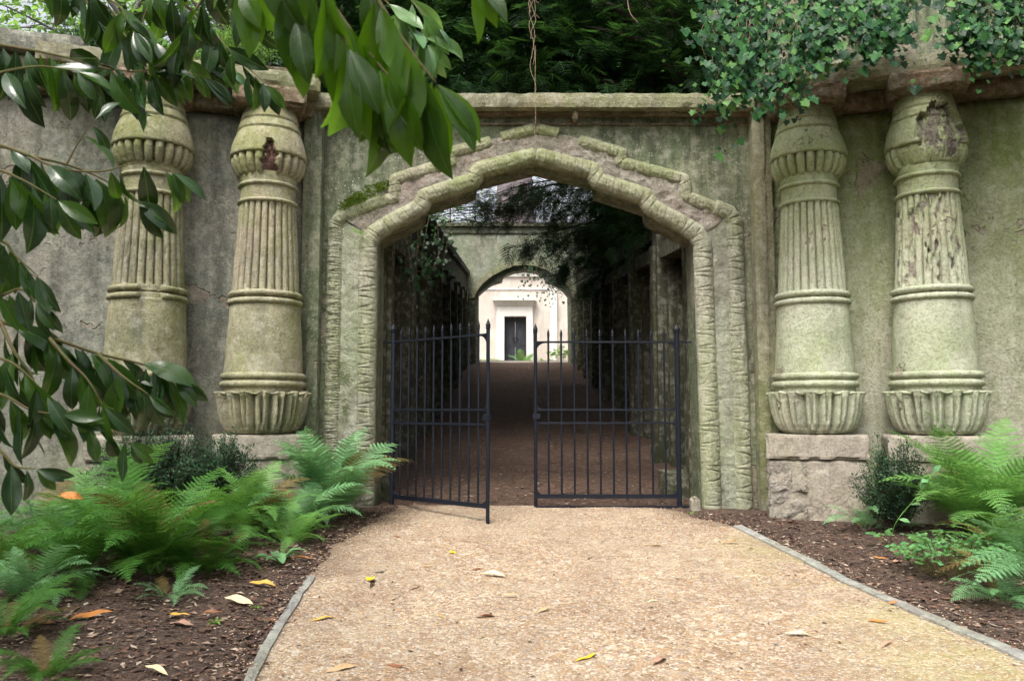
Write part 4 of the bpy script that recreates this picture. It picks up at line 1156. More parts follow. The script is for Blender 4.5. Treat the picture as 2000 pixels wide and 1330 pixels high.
def lib(kind):
    if kind in frondlib: return frondlib[kind]
    out = []
    for i in range(5):
        a = (1.35, 1.7, 2.0, 1.55, 1.15)[i]
        if kind == 'deep': mb = frond_mesh(1, .17, a, i + 20, 30)
        elif kind == 'crisp': mb = frond_mesh(1, .19, a, i + 40, 22)
        else: mb = frond_mesh(1, .20, a, i + 60, 26)
        me = bpy.data.meshes.new('frond'); me.from_pydata(mb.v, [], mb.f); me.materials.append(M[{'deep': 'ferndark', 'crisp': 'fern2'}.get(kind, 'fern')]); out.append(me)
    me = out[3].copy(); me.materials[0] = M['fernbrown']; out.append(me)
    frondlib[kind] = out; return out
def fern(base, n, L, label, kind='light', az=(0, 6.283), tilt=-.1, group='ferns growing in the beds', lift=0):
    n = int(n * 1.7); L *= 1.42
    return fern_(base, n, L, label, kind, az, tilt, group, lift)
def fern_(base, n, L, label, kind='light', az=(0, 6.283), tilt=0, group='ferns growing in the beds', lift=0):
    T = thing('fern', label, 'fern', base, group)
    ms = lib(kind)
    for i in range(n):
        a = az[0] + (az[1] - az[0]) * ((i * .618034) % 1 + U(-.03, .03))
        me = ms[5 if i % 11 == 7 else random.randrange(5)]
        o = bpy.data.objects.new('frond', me); COL.objects.link(o); o.parent = T
        s_ = L * U(.7, 1.1)
        o.scale = (s_, s_ * U(.9, 1.1), s_ * U(.75, 1.15)); o.rotation_euler = (U(-.35, .35), U(-.35, .35) + tilt, a)
        o.location = (cos(a) * .03, sin(a) * .03, -.01 + lift)
    return T
random.seed(11)
def gp(px, py): return onground(px, py)
fern(gp(300, 1120), 25, .8, 'broad deep green fern spreading over the soil in the left bed', 'deep')
fern(gp(190, 1050), 17, .7, 'feathery mid-green fern behind the broad deep green one', 'light')
fern(gp(90, 1075), 15, .66, 'pale feathery fern at the left edge behind the low laurel branch', 'crisp')
fern(gp(470, 1050), 18, .56, 'bright fern clump in front of the left plinth', 'light', tilt=-.25)
fern(gp(650, 1015), 20, .78, 'tall pale fern at the foot of the left jamb beside the open gate', 'crisp', tilt=-.5)
fern(gp(570, 1030), 13, .56, 'fern between the bright clump and the tall pale one', 'crisp')
fern(gp(430, 1000), 12, .60, 'fern against the box bush behind the other left ferns', 'light')
fern(gp(400, 1120), 12, .42, 'low spreading fern at the front edge of the left clump', 'deep')
fern(gp(150, 1130), 13, .5, 'dark fern at the front of the bed under the laurel tips', 'deep')
fern(gp(560, 1065), 11, .42, 'low bright fern close to the path edge on the left', 'light')
fern(gp(-20, 1120), 12, .55, 'fern leaning out of frame low on the left edge', 'deep')
fern(gp(60, 1170), 13, .42, 'cool green fern near the left frame edge, in front of the main clump', 'crisp')
fern(gp(10, 1245), 13, .36, 'crisped dark fern in the lower left corner', 'deep')
fern(gp(90, 1330), 10, .24, 'small fern at the bottom left corner on bare soil', 'deep')
fern(gp(330, 1170), 7, .2, 'little fern frond tuft beneath the broad deep green fern', 'crisp')
fern(gp(1690, 1035), 6, .36, 'small fern with few fronds in front of the crumbling plinth', 'crisp')
fern(gp(1925, 1050), 22, .84, 'large pale fern beneath the far right column', 'light', tilt=-.35)
fern(gp(1850, 1020), 12, .5, 'fern between the right box bush and the far right plinth', 'light')
fern(gp(1990, 1110), 14, .55, 'glossy green fern at the right edge above the herb clump', 'light')
fern(gp(1960, 1175), 8, .34, 'small bright fern just behind the right kerb', 'crisp')
fern(gp(2075, 1165), 6, .62, 'bluish fern drooping over the kerb in the lower right corner', 'crisp', az=(2.6, 4.0))
# hart's tongue like seedling
def strap(base, n, L, label, mat='fern', name='seedling'):
    T = thing(name, label, 'plant', base); fo = MB()
    for i in range(n):
        a = i * 2.4 + R(); d = Vector((cos(a) * .8, sin(a) * .8, U(.4, 1.0)))
        blade(fo, Vector(base), d, Vector((-cos(a) * .6, -sin(a) * .6, 1)), L * U(.7, 1.1), L * .28, .2, 1.0, seg=9, wave=.3)
    obj('foliage', fo, M[mat], T, True); return T
strap(gp(545, 1098), 8, .24, 'small strap-leaved plant on the soil below the bright fern clump', 'fern2')
strap(gp(1352, 1004), 5, .07, 'tiny weed sprouting at the foot of the right jamb', 'lightfol', 'weed')
strap(gp(500, 1188), 5, .05, 'tiny green weed on the soil beside the left kerb', 'lightfol', 'weed')
strap(gp(420, 1218), 5, .06, 'tiny green weed amid fallen leaves on the dark soil', 'lightfol', 'weed')
strap(at(700, 457, 8.86), 6, .10, 'small bright fern sprig growing from the arch beside the left jamb roll', 'lightfol', 'fern_sprig')

# ---------- ivy leaves
IV = [(0, 0), (.32, -.18), (.5, -.1), (.42, .22), (.78, .38), (.45, .55), (.36, .72), (.0, 1.12), (-.36, .72), (-.45, .55), (-.78, .38), (-.42, .22), (-.5, -.1), (-.32, -.18)]
def ivyleaf(mb, p, down, nrm, s):
    s *= U(.6, 1.2); d, s_, n_ = frame(down, nrm)
    vs = [(p + s_ * (x * s) + d * (y * s) + n_ * (s * .18 * (abs(x) - .3 + .3 * y * y)))[:] for x, y in IV]
    c = (p + d * (.3 * s))[:]
    n = len(vs); vs.append(c)
    mb.add(vs, [(i, (i + 1) % n, n) for i in range(n)])
def ivy(label, strands, n_, mat, base, size=.042, jit=.06, blobs=()):
    T = thing('ivy', label, 'ivy', base, 'ivy hanging over the walls'); fo = MB(); st = MB()
    for pts, cnt in strands:
        C = bez([Vector(p) for p in pts], 20); st.tube(C, [.006 * (1 - .8 * i / 20) for i in range(21)], 4)
        for i in range(cnt):
            t = R() * 19.9; j = int(t); p = C[j].lerp(C[j + 1], t - j) + Vector((random.gauss(0, jit), random.gauss(0, jit) - .02, random.gauss(0, jit)))
            ivyleaf(fo, p, Vector((U(-.6, .6), U(-.6, .1), -1)), Vector((U(-1.0, 1.0), -1, U(-.5, 1.5))), size * U(.45, 1.15))
    obj('stem', st, M['paletwig'], T); obj('foliage', fo, M[mat], T)
    return T
random.seed(5)
def strands_px(x0, x1, ybot, n, Y0, Y1, cnt, top=-60, wob_=25):
    out = []
    for i in range(n):
        x = x0 + (x1 - x0) * (i + R()) / n; yb = ybot(x) + U(-28, 18); 
        out.append(([at(x + U(-20, 20), top, Y1), at(x + U(-wob_, wob_), top + (yb - top) * .35, (Y0 + Y1) / 2), at(x + U(-wob_, wob_), top + (yb - top) * .7, Y0), at(x + U(-wob_, wob_) * .7, yb, Y0)], cnt))
    return out
def yb1(x):
    pts = [(1375, 60), (1400, 175), (1440, 195), (1500, 205), (1545, 190), (1570, 120), (1620, 110), (1700, 110), (1750, 95), (1770, 60)]
    for (a, b), (c, d) in zip(pts, pts[1:]):
        if a <= x <= c: return b + (d - b) * (x - a) / (c - a)
    return 60
S1 = strands_px(1375, 1765, yb1, 56, 7.55, 7.85, 44)
S1 += [([at(1420, 150, 7.8), at(1412, 210, 7.8), at(1418, 250, 7.8), at(1416, 292, 7.8)], 16), ([at(1500, 170, 7.75), at(1540, 200, 7.75), at(1560, 225, 7.75), at(1562, 242, 7.75)], 12),
       ([at(1400, 190, 7.9), at(1370, 215, 7.9), at(1352, 225, 7.9)], 10), ([at(1690, 90, 7.6), at(1750, 120, 7.6), at(1790, 140, 7.6)], 9)]
ivy('mass of ivy tumbling over the wall corner above the inner right column', S1, 0, 'ivy', tuple(at(1570, 60, 8.2)), .078, .07)
def yb2(x): return 60 + (x - 1850) * .9 if x < 1915 else 130 - (x - 1915) * .25
S2 = strands_px(1845, 2060, yb2, 30, 7.2, 7.4, 46) + [([at(1890, 130, 7.3), at(1895, 150, 7.3), at(1885, 165, 7.3)], 5)]
ivy('ivy hanging above the far right column at the right edge', S2, 0, 'ivy', tuple(at(1950, 40, 7.6)), .074, .07)
# ivy inside the avenue, left and on the inner gateway
S3 = [([at(x + U(-10, 10), 400, 10.5), at(x + U(-10, 10), 460, 10.6), at(x + U(-15, 15), 520, 10.6), at(x + U(-15, 15), yb, 10.6)], 34) for x, yb in ((800, 560), (812, 600), (825, 540), (838, 575), (850, 520), (862, 500), (790, 520), (875, 470))]
ivy('dark ivy trailing from the left avenue wall just inside the arch', S3, 0, 'ivydark', tuple(at(820, 420, 10.8)), .055, .09)
S4 = [([at(x + U(-8, 8), 470, 27.3), at(x + U(-5, 5), 520, 27.4), at(x + U(-6, 6), yb, 27.4)], 60) for x, yb in ((1040, 560), (1062, 585), (1075, 600), (1083, 560), (1020, 575), (1090, 590), (1100, 560))]
ivy('ivy curtain hanging across the small inner arch', S4, 0, 'ivydark', tuple(at(1075, 520, 27.6)), .07, .14)

# ---------- box bushes
def box_bush(label, c, rx, ry, rz, n, size=.014, mat='box', bz=None):
    bz = gb(c.x, c.y) if bz is None else bz; T = thing('box_bush', label, 'bush', (c.x, c.y, bz), 'box bushes against the plinths'); fo = MB(); st = MB()
    ns = int(n / 60)
    for i in range(ns):
        a = R() * 6.28; e = U(.25, 1.35); r = U(.55, 1.05)
        tip = Vector((c.x + cos(a) * cos(e) * rx * r, c.y + sin(a) * cos(e) * ry * r, c.z - rz + 2 * rz * (.15 + .85 * sin(e) * r * U(.8, 1.1))))
        b = Vector((c.x + U(-.1, .1), c.y, bz)); C = bez([b, b.lerp(tip, .6) + Vector((0, 0, -.03)), tip], 12); st.tube(C, .0025, 3)
        for k_ in range(60):
            t = U(4, 11.99); j = int(t); p = C[j].lerp(C[j + 1], t - j) + Vector((random.gauss(0, .025), random.gauss(0, .025), random.gauss(0, .02)))
            d = Vector((U(-1, 1), U(-1, 1), U(-.2, 1.2))).normalized(); d_, s_, n2 = frame(d, Vector((U(-1, 1), U(-1, 0), 1)))
            s = size * U(.7, 1.2)
            fo.add([p[:], (p + d_ * s - s_ * s * .5)[:], (p + d_ * s * 2)[:], (p + d_ * s + s_ * s * .5)[:]], [(0, 1, 2, 3)])
    obj('stem', st, M['bark'], T); obj('foliage', fo, M[mat], T)
random.seed(21)
box_bush('dark box bush in front of the mossy left column', at(300, 900, 7.75), .72, .4, .42, 18000)
box_bush('dark box bush with low sprigs beside the left plinth', at(425, 905, 7.8), .45, .35, .33, 9000)
box_bush('small box bush between the two right plinths', at(1745, 935, 7.65), .42, .35, .40, 9000)

# ---------- herb / ground plants on right
def herb(base, n, spread, h, label, mat='herb', size=.035):
    T = thing('herb_plant', label, 'plant', base); fo = MB(); st = MB(); b = Vector(base)
    for i in range(n):
        a = R() * 6.28; r = sqrt(R()) * spread; tip = b + Vector((cos(a) * r, sin(a) * r * .8, h * U(.5, 1) * (1 - .4 * r / spread)))
        st.tube([b + Vector((cos(a), sin(a), 0)) * r * .5, tip], .0015, 3)
        for q in range(4): ivyleaf(fo, tip + Vector((U(-1, 1), U(-1, 1), U(-.3, .3))) * .03, Vector((cos(a + U(-1, 1)), sin(a + U(-1, 1)), U(-.5, .2))), Vector((U(-.4, .4), -.5, 1)), size * U(.5, 1))
    obj('stem', st, M['twig'], T); obj('foliage', fo, M[mat], T)
herb(gp(1860, 1125), 190, .40, .36, 'leafy pale green herb clump behind the right kerb')
herb(gp(1980, 1120), 90, .3, .40, 'taller leafy herb beside the large right fern')
herb(gp(1760, 1070), 16, .22, .22, 'straggly seedling with few leaves on the soil near the right kerb')
herb(gp(2040, 1080), 60, .3, .55, 'bright leafy stems at the right edge', 'lightfol', .05)
mb = MB(); C = bez([gp(1738, 1068), at(1750, 1020, 7.0), at(1790, 970, 7.0), at(1822, 925, 7.0)], 16); mb.tube(C, .003, 5)
C2 = bez([gp(1738, 1068), at(1745, 1040, 7.0), at(1765, 1010, 7.0), at(1700, 1085, 6.9)], 10)
T = thing('bramble', 'thin arching green stem with few leaves beside the small box bush', 'plant', tuple(gp(1738, 1068)))
obj('stem', mb, M['fern'], T); fo = MB()
for i in (6, 9, 12, 14, 16): blade(fo, C[min(i, 16)], Vector((U(-1, 1), -.3, U(-.1, .6))), Vector((0, -.6, .8)), .1, .05, .2, .4)
obj('foliage', fo, M['fern2'], T, True)

# ---------- trees
def spray(mb, p, d, nrm, L, n=7, w=.022):
    d, s_, n_ = frame(d, nrm)
    for i in range(n):
        t = (i + .5) / n; c = p + d * (L * t) - n_ * (L * .25 * t * t)
        l = L * .42 * (1 - .75 * t) + .02
        for q in (-1, 1):
            e = c + s_ * (q * l) + d * (l * .55) - n_ * (l * U(.0, .35))
            mb.add([(c - d * w * .5)[:], (c + d * w * .5)[:], (e + d * w * .25)[:], (e - d * w * .3)[:]], [(0, 1, 2, 3)])
    e = p + d * (L * 1.05) - n_ * (L * .27)
    mb.add([(p + s_ * w * .3)[:], (p - s_ * w * .3)[:], e[:]], [(0, 1, 2)])
def clumps(mb, centers, per, rad, L, keep=None, kind='yew', flat=.6):
    for c in centers:
        c = Vector(c); out = Vector((U(-1, 1), U(-1, .4), U(-.6, .3)))
        for _ in range(per):
            o_ = Vector((random.gauss(0, 1), random.gauss(0, 1), random.gauss(0, flat))) * rad * .5
            p = c + o_
            if keep and not keep(p): continue
            d = o_.normalized() + out * .5 + Vector((0, -.25, -.35)) + Vector((U(-.5, .5), U(-.5, .5), U(-.3, .3)))
            if kind == 'yew': spray(mb, p, d, Vector((U(-.5, .5), U(-.5, .5), 1)), L * U(.6, 1.2))
            else:
                d_, s_, n_ = frame(d, Vector((U(-1, 1), U(-1, 1), 1))); s = L * U(.6, 1.2)
                mb.add([p[:], (p + d_ * s * .5 - s_ * s * .28)[:], (p + d_ * s)[:], (p + d_ * s * .5 + s_ * s * .28)[:]], [(0, 1, 2, 3)])
def tree(name, label, trunk, centers, per, rad, L, mat, keep=None, kind='yew', tr=.25, bark='bark', limbs=True, cat='tree', group=None, flat=.6):
    base = Vector(trunk[0]); T = thing(name, label, cat, base, group)
    C = bez([Vector(p) for p in trunk], 16); st = MB()
    st.tube(C, [tr * (1 - .6 * i / 16) * (1 + .12 * nz((i, tr, 0), 1.3)) for i in range(17)], 10)
    obj('trunk', st, M[bark], T, True)
    if limbs:
        lm = MB()
        for c in centers[::max(1, len(centers) // 40)]:
            c = Vector(c); j = min(15, max(4, int(16 * min(1, max(.2, (c.z - base.z) / max(.1, (C[-1].z - base.z)) * .8))))); s0 = C[j]
            midp = s0.lerp(c, .5) + Vector((U(-.3, .3), U(-.3, .3), U(0, .5)))
            if keep and not (keep(midp) and keep(c)): continue
            lm.tube(bez([s0, midp, c], 10), [tr * .28 * (1 - .85 * i / 10) for i in range(11)], 5)
        obj('limbs', lm, M[bark], T, True)
    fo = MB(); clumps(fo, centers, per, rad, L, keep, kind, flat); obj('crown', fo, M[mat], T)
    return T
def keepyew(p):
    # the open slot of sky seen through the arch stays open; stay off the front wall
    if p.y < 9.75 : return p.z > 5.2
    if AX - 1.9 < p.x < AX + 1.9 and p.y < 29: return p.z > CZ + .315 * p.y
    return p.z > cz(min(p.y, 28)) - .2
random.seed(31)
def vol(n, x0, x1, y0, y1, z0, z1): return [(U(x0, x1), U(y0, y1), U(z0, z1)) for _ in range(n)]
def volp(n, px0, px1, py0, py1, Y0, Y1):
    out = []
    for _ in range(n):
        Y = U(Y0, Y1); out.append(tuple(at(U(px0, px1), U(py0, py1), Y)))
    return out
tree('yew_tree', 'dark yew rising behind the coping right of centre, its trunk in deep shade', [(2.75, 12.2, 4.0), (2.7, 12.2, 5.5), (2.4, 12.4, 7.5), (2.5, 12.6, 9.5)],
     volp(105, 1000, 1560, -180, 190, 11, 14.5) + vol(35, 1.0, 6, 11.5, 17, 5.5, 9), 60, 1.0, .34, 'yew', keepyew, tr=.33, group='yews above the avenue')
tree('yew_tree', 'dark yew filling the space above the arch left of the hanging vine', [(-2.6, 12.6, 4.0), (-2.6, 12.6, 5.6), (-2.0, 12.6, 7.4), (-1.6, 12.8, 9.4)],
     volp(105, 600, 1060, -180, 190, 11, 14.5) + vol(30, -5, 0, 11.5, 17, 5.5, 9), 60, 1.0, .34, 'yew', keepyew, tr=.26, group='yews above the avenue')
tree('yew_tree', 'yew spreading over the avenue beyond the right wall', [(3.4, 19, 4.6), (3.3, 19, 6), (2.6, 19, 8), (2.0, 19, 10)],
     vol(120, -2.4, 5.5, 15, 22, 6.6, 10) + vol(60, 2.0, 6, 14, 26, 5.2, 9.5), 42, 1.3, .42, 'yew', keepyew, tr=.3, group='yews above the avenue')
tree('yew_tree', 'yew leaning over the avenue beyond the left wall', [(-3.0, 21, 4.8), (-2.9, 21, 6), (-2.3, 21, 8), (-1.5, 21, 10)],
     vol(45, -6, -1.6, 13, 20, 5.2, 9.5) + vol(35, -6, 2.0, 21, 25, 9.2, 11), 42, 1.3, .42, 'yew', keepyew, tr=.28, group='yews above the avenue')
# hanging yew branch in front of the inner gateway
hb = thing('yew_branch', 'feathery yew bough hanging down into the avenue before the inner gateway', 'branch', tuple(at(1180, 420, 19)))
st = MB(); fo = MB()
for pts in ([(1230, 390), (1190, 420), (1140, 450), (1080, 470), (1010, 500)], [(1230, 400), (1180, 450), (1130, 490), (1090, 540)], [(1220, 390), (1150, 400), (1060, 395), (980, 410)],
            [(1240, 420), (1200, 480), (1170, 520), (1140, 560)], [(1230, 380), (1150, 370), (1080, 375), (1040, 385)], [(1230, 430), (1200, 440), (1160, 460), (1100, 500)], [(1230, 370), (1170, 385), (1120, 405), (1070, 425)], [(1200, 350), (1100, 350), (1010, 365), (930, 395)], [(1180, 345), (1060, 365), (990, 390), (940, 420)], [(1200, 430), (1130, 440), (1060, 460), (1000, 490)]):
    C = bez([at(x, y, U(18, 20)) for x, y in pts], 20); st.tube(C, [.03 * (1 - .8 * i / 20) for i in range(21)], 5)
    for _ in range(125):
        j = random.randrange(3, 20); p = C[j] + Vector((random.gauss(0, .12), random.gauss(0, .25), random.gauss(-.05, .13)))
        spray(fo, p, Vector((U(-1, .3), U(-.5, .5), U(-.9, .1))), Vector((U(-.5, .5), -.5, 1)), U(.25, .5))
obj('stem', st, M['bark'], hb); obj('foliage', fo, M['yew'], hb)
# right side dark ivy / yew tumbling inside the avenue
ins = thing('yew_shrub', 'dark foliage tumbling over the right avenue wall inside the arch', 'shrub', tuple(at(1250, 420, 15)))
fo = MB(); cl = volp(26, 1200, 1290, 385, 460, 12, 19) + volp(13, 1150, 1240, 430, 510, 16, 23)
clumps(fo, cl, 22, .6, .3, lambda p: True)
st = MB(); b0 = at(1280, 400, 15)
for c in cl[::4]: st.tube([b0, Vector(c)], .012, 4)
obj('stem', st, M['bark'], ins); obj('foliage', fo, M['yew'], ins)
ins = thing('bare_twigs', 'tangle of thin bare twigs hanging inside the arch top left', 'branch', tuple(at(850, 420, 14)))
st = MB()
for _ in range(26):
    a = at(U(820, 900), U(380, 440), 14); b = a + Vector((U(.2, 1.7), U(-.5, .8), U(-.55, .35)))
    C = bez([a, a.lerp(b, .5) + Vector((0, 0, U(.0, .2))), b], 10); st.tube(C, [.009 * (1 - .8 * i / 10) for i in range(11)], 4)
    for q in range(5):
        j = random.randrange(3, 10); st.tube([C[j], C[j] + Vector((U(-.1, .3), U(-.1, .1), U(-.25, .15)))], .003, 3)
obj('stem', st, M['bark'], ins)

# hanging vine from above in front of the coping
T = thing('hanging_vine', 'pale dead vine dangling from above in front of the arch apex', 'vine', tuple(at(1043, -40, 8.6)))
mb = MB()
for q in range(4):
    pts = [at(1040 + U(-3, 3) + 5 * sin(i * 1.1 + q * 1.7), -60 + i * 17, 8.6 + .01 * q) for i in range(6 + 3 * q if q < 3 else 16)]
    mb.tube(bez(pts, 40), .003 if q else .0042, 5)
mb.tube(bez([at(1046, 90, 8.6), at(1045, 180, 8.6), at(1046, 230, 8.6), at(1043, 276, 8.6)], 20), .0026, 5)
mb.tube([at(1043, 276, 8.6), at(1038, 272, 8.6), at(1030, 272, 8.6)], .0025, 4)
for i in range(6): a = at(1044 + U(-3, 3), U(0, 110), 8.6); mb.tube([a, a + Vector((U(-.06, .06), 0, U(-.08, .02)))], .0025, 4)
mt = MB(); mt.tube(bez([at(1222, -60, 9.2), at(1228, 18, 9.2), at(1246, 44, 9.2)], 8), .005, 4); tag(obj('dead_twig', mt, M['paletwig']), 'single pale twig hanging against the dark yew right of the vine', 'twig')
obj('stem', mb, M['paletwig'], T)

# light foliage on the upper left behind the left wing
random.seed(41)
Mw = wing_frame(-1)
def wl(u0, u1, v0, v1, z0, z1, n): return [tuple(Mw @ Vector((U(u0, u1), U(v0, v1), U(z0, z1)))) for _ in range(n)]
tree('elder_tree', 'bright green leafy tree beyond the parapet at the upper left corner', [(-6.5, 13, 3.8), (-6.5, 13, 5.5), (-6.3, 13, 7.5)],
     [c for c in vol(110, -10.5, -4.6, 10.5, 15, 4.8, 9.5)], 150, 1.1, .12, 'lightfol', lambda p: p.z > 4.4, 'leaf', tr=.12, bark='palebark')
box_bush('trailing ivy-like bush on top of the left parapet', Mw @ Vector((2.3, -.15, ZT + .62)), .8, .4, .35, 9000, .018, 'ivydark', ZT + .42)
box_bush('small-leaved creeper growing over the broken brick entablature on the left', Mw @ Vector((.9, .2, ZT + .75)), .75, .3, .35, 6000, .015, 'lightfol', ZT + .42)
bpy.data.objects[-1] if False else None
tree('dark_shrub', 'dark shrubby tree above the left entablature behind the laurel leaves', [(-4.2, 10.8, 3.9), (-4.1, 10.8, 5), (-3.8, 10.9, 6.8)],
     vol(70, -5.4, -1.8, 10.1, 12.5, 4.9, 8), 90, .9, .10, 'ivydark', lambda p: p.z > 4.6 and p.y > 9.9, 'leaf', tr=.1)
tree('dark_shrub', 'dark leafy shrub behind the ivy above the right wing', [(5, 10.8, 3.9), (5, 10.8, 5.2), (5, 11, 7)],
     vol(90, 2.8, 8.5, 10, 13, 5.0, 8.5), 90, .9, .12, 'ivydark', lambda p: p.z > 4.8 and p.y > 9.7, 'leaf', tr=.12)
# cedar and light trees beyond the inner gateway
tree('cedar_tree', 'massive pale-barked cedar trunk beyond the wire fence', [(.1, 50, 5.0), (.1, 50, 10), (.2, 50, 15), (.2, 50, 22)], vol(50, -9, 10, 45, 56, 16, 23), 70, 2.6, .5, 'yew', None, 'yew', tr=1.9, bark='palebark', limbs=False)
tree('lime_tree', 'pale sunlit tree far behind the inner gateway on the left', [(-8, 52, 5), (-8, 52, 10), (-7.5, 52, 15)], vol(60, -13, -3.5, 49, 56, 10, 19), 130, 2.4, .3, 'lightfol', None, 'leaf', tr=.35)
# greenery at the mausoleum
fern(Vector((wf(1022, 700, 34.5)[0], 34.5, 2.86)), 6, .75, 'bright fern growing before the mausoleum door', 'light', tilt=-.3)
herb((wf(1096, 700, 33)[0], 33, 2.86), 110, .5, .85, 'bright green shrub by the mausoleum, seen through the right gate', 'lightfol', .10)
herb((wf(960, 700, 34)[0], 34, 2.86), 120, .7, .35, 'low green plants left of the mausoleum door', 'lightfol', .09)
herb((wf(1055, 700, 34)[0], 34, 2.86), 120, .8, .35, 'low green plants right of the mausoleum door', 'lightfol', .09)

random.seed(51)  # unseen trees added to block skylight from behind and from the sides
for x0, y0, lab in ((-8, -7, 'unseen dark tree added behind the viewer on the left to block skylight'), (7, -8, 'unseen dark tree added behind the viewer on the right to block skylight'), (-13, 2.5, 'unseen dark tree added beyond the left bed to block skylight'), (13, 1.5, 'unseen dark tree added beyond the right bed to block skylight')):
    tree('sky_blocker_tree', lab, [(x0, y0, -.6), (x0, y0, 3), (x0, y0, 7)], vol(95, x0 - 5, x0 + 5, y0 - 3, y0 + 2.5, .5, 9.5), 60, 2.2, .42, 'yew', None, 'leaf', tr=.35, group='unseen trees added round the viewer to block skylight')
# ---------- fallen leaves
LC = {'yellow': (.75, .5, .03), 'cream': (.72, .6, .38), 'tan': (.52, .36, .2), 'orange': (.5, .2, .05), 'brown': (.27, .12, .06), 'pink': (.45, .27, .19), 'gold': (.65, .38, .08)}
for kx, cc in list(LC.items()):
    k = N('fallen_' + kx); c = k.mix(k.ramp(k.noise(30, 5, .6), [(.4, 0), (.75, .7)]), cc, tuple(v * .5 for v in cc)); M['f_' + kx] = k.fin(c, .6, None, .3)
random.seed(77)
leaves = [
 (725, 1133, 26, 1.4, 'yellow', 'bright yellow fallen leaf on the gravel right of the left kerb end'), (770, 1172, 22, 1.2, 'cream', 'pale cream fallen leaf on the gravel below the bright yellow one'),
 (883, 1083, 18, 1.0, 'yellow', 'small yellow fallen leaf on the gravel in front of the open gate'), (936, 1114, 30, .3, 'brown', 'dark brown curled leaf mid path'),
 (961, 1128, 42, -.1, 'cream', 'long pale leaf lying beside the dark brown curled leaf'), (812, 1151, 30, .6, 'pink', 'pinkish brown leaf flat on the gravel left of centre'),
 (832, 1109, 24, .1, 'tan', 'tan leaf on the gravel left of the dark brown curled leaf'), (635, 1212, 46, .3, 'gold', 'orange-yellow leaf on the gravel near the left kerb'),
 (862, 1207, 22, -.5, 'gold', 'small ochre leaf on the gravel below path centre left'), (957, 1207, 48, .1, 'pink', 'pinkish brown leaf near the centre of the path'),
 (1000, 1170, 32, -.2, 'tan', 'thin tan leaf at the middle of the path'), (1064, 1196, 34, .5, 'tan', 'curled tan leaf right of the pinkish leaf on the path'),
 (942, 1249, 24, .6, 'cream', 'folded yellow-cream leaf near the bottom of the path'), (1141, 1291, 54, .35, 'yellow', 'long bright yellow leaf at the bottom centre of the path'),
 (1286, 1298, 50, .5, 'pink', 'pinkish brown leaf at the bottom right of the yellow one'), (661, 1312, 58, .3, 'tan', 'long tan leaf at the bottom edge left of centre'),
 (768, 1305, 46, -.2, 'brown', 'brown leaf at the bottom edge beside the long tan leaf'), (1149, 1093, 24, .7, 'tan', 'tan leaf on the path in front of the closed gate'),
 (1275, 1068, 34, -.1, 'tan', 'slim tan leaf on the upper path to the right'), (1430, 1064, 30, 0, 'orange', 'orange-brown leaf where the right kerb begins'),
 (1276, 1177, 18, .2, 'cream', 'very small pale leaf on the right half of the path'), (1555, 1245, 46, 0, 'cream', 'pale leaf on the gravel low right'),
 (1710, 1217, 38, -.3, 'orange', 'orange-brown leaf on the gravel beside the right kerb'), (1733, 1262, 40, .4, 'pink', 'pale pinkish leaf near the right kerb, lowest'),
 (1754, 1182, 38, .1, 'orange', 'orange leaf lying on the right kerb'), (775, 1050, 20, -.5, 'orange', 'small orange leaf on the gravel beside the tall pale fern'),
 (418, 1114, 28, .1, 'yellow', 'small bright yellow leaf on the left bed beside a fern'), (460, 1180, 62, -.2, 'cream', 'long cream leaf on the left bed'),
 (350, 1209, 50, -.1, 'gold', 'yellow-tan leaf on the dark soil, upper of a close pair'), (358, 1224, 60, -.2, 'pink', 'pinkish brown leaf on the dark soil, lower of a close pair'),
 (414, 1208, 48, 0, 'brown', 'reddish brown leaf right of the close pair on the left bed'), (185, 1208, 70, .3, 'orange', 'large curled orange-brown leaf on the left bed'),
 (72, 1222, 58, .1, 'brown', 'brown leaf at the far left of the bed'), (300, 1318, 58, -.25, 'cream', 'cream leaf at the bottom edge of the left bed'),
 (508, 1146, 48, -.05, 'gold', 'thin golden leaf on the soil left of the kerb top'), (585, 1097, 50, .3, 'orange', 'orange leaf beside the strap-leaved plant'),
 (50, 1097, 50, -.3, 'brown', 'dull brown leaf under the left ferns'), (133, 1080, 34, .3, 'pink', 'reddish leaf beneath the broad deep green fern'),
 (545, 1232, 20, 0, 'cream', 'small pale leaf resting on the left kerb'), (1755, 1099, 30, .3, 'pink', 'brown leaf on the soil under the straggly seedling'),
 (1722, 1093, 26, -.4, 'orange', 'orange-brown leaf on the soil between kerb and small fern'), (1600, 1195, 22, .4, 'tan', 'small tan leaf on the greenish gravel'),
 (1840, 1141, 24, .3, 'pink', 'pinkish leaf at the edge of the herb clump'), (1105, 1250, 12, .4, 'brown', 'tiny dark leaf scrap near the bottom yellow leaf'),
 (1200, 1238, 14, .2, 'brown', 'tiny brown scrap on the gravel lower centre'), (1360, 1130, 16, .2, 'tan', 'little tan leaf on the right half of the path below the kerb start')]
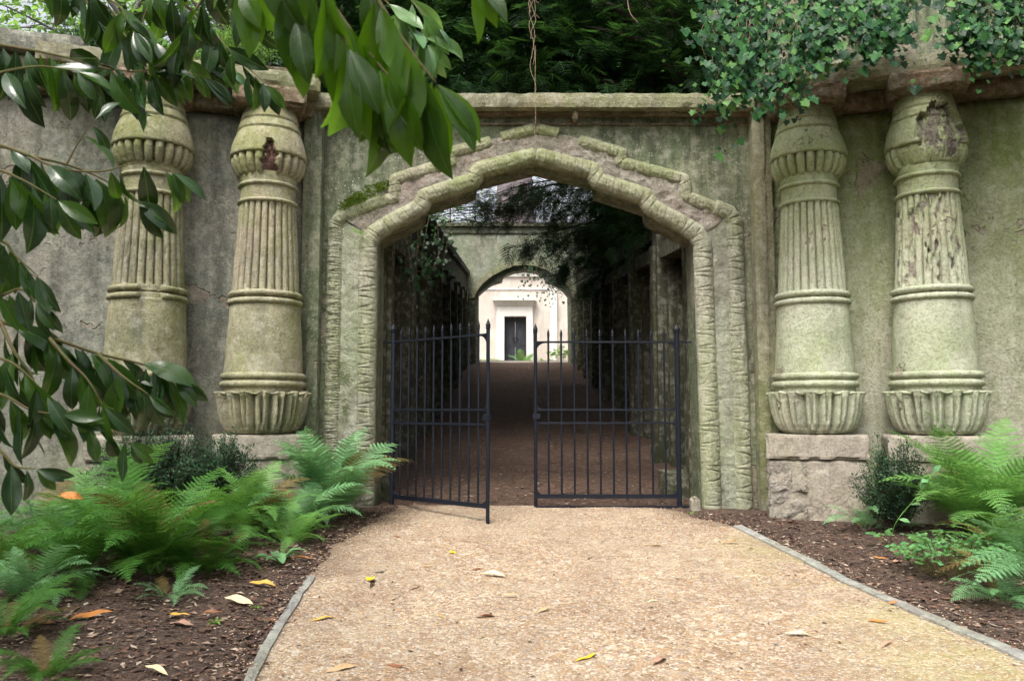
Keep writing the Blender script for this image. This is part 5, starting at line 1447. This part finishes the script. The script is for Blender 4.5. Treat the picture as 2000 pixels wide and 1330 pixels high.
for px, py, lp, a, c, lab in leaves:
    p = onground(px, py); L = 1.05 * lp * p.y / F; mb = MB()
    d = Vector((cos(a), sin(a) * 2.2, 0)).normalized() * (1 if R() < .5 else -1)
    blade(mb, p - d * L * .5 + Vector((0, 0, .014)), d + Vector((0, 0, .05)), Vector((U(-.3, .3), U(-.45, .1), 1)), L * 1.1, L * U(.19, .29) * (2.4 if c in ('yellow',) and lp < 30 else 1), U(.1, .5), U(-.1, .45), seg=8, wave=.3)
    vs = mb.v; lo = min(v[2] for v in vs); sh = gb(p.x, p.y) + .009 - lo; mb.v = [(v[0] - p.x, v[1] - p.y, v[2] + sh - p.z) for v in vs]
    o = obj('fallen_leaf', mb, M['f_' + c], None, True); o.location = p
    tag(o, lab, 'leaf', 'fallen leaves on the path and beds')
# orange leaf caught on a fern
mb = MB(); p = at(110, 968, 6.6); blade(mb, p, Vector((1, .1, .05)), Vector((0, -.7, .7)), .2, .08, .3, .6, wave=.2); 
tag(obj('fallen_leaf', mb, M['f_orange'], None, True), 'large orange leaf caught on the left ferns', 'leaf', 'fallen leaves on the path and beds')

# ------------------------------------------------------------------ light
w = bpy.data.worlds.new('World'); scene.world = w; w.use_nodes = True
nt = w.node_tree; bg = nt.nodes['Background']; sky = nt.nodes.new('ShaderNodeTexSky'); sky.sky_type = 'NISHITA'
SE, SR = radians(58), radians(205)
sky.sun_disc = False; sky.sun_elevation = SE; sky.sun_rotation = SR; sky.air_density = 1.0; sky.dust_density = 6; sky.ozone_density = .6
hs = nt.nodes.new('ShaderNodeHueSaturation'); hs.inputs['Saturation'].default_value = .3; hs.inputs['Value'].default_value = 1.15
nt.links.new(sky.outputs[0], hs.inputs['Color']); nt.links.new(hs.outputs[0], bg.inputs[0]); bg.inputs[1].default_value = .15
sd = bpy.data.lights.new('sun', 'SUN'); sd.energy = 1.5; sd.angle = radians(25); sd.color = (1, .96, .88)
so = bpy.data.objects.new('sun', sd); COL.objects.link(so)
dirv = Vector((sin(SR) * cos(SE), cos(SR) * cos(SE), sin(SE)))
so.rotation_euler = dirv.to_track_quat('Z', 'Y').to_euler(); so.location = (0, 0, 20)
scene.view_settings.view_transform = 'Standard'; scene.view_settings.look = 'None'; scene.view_settings.exposure = 0.9; scene.view_settings.gamma = 1

cy = scene.cycles
cy.max_bounces = 6; cy.diffuse_bounces = 3; cy.glossy_bounces = 2; cy.transmission_bounces = 3; cy.transparent_max_bounces = 4
cy.use_adaptive_sampling = True; cy.adaptive_threshold = .04
cy.caustics_reflective = False; cy.caustics_refractive = False
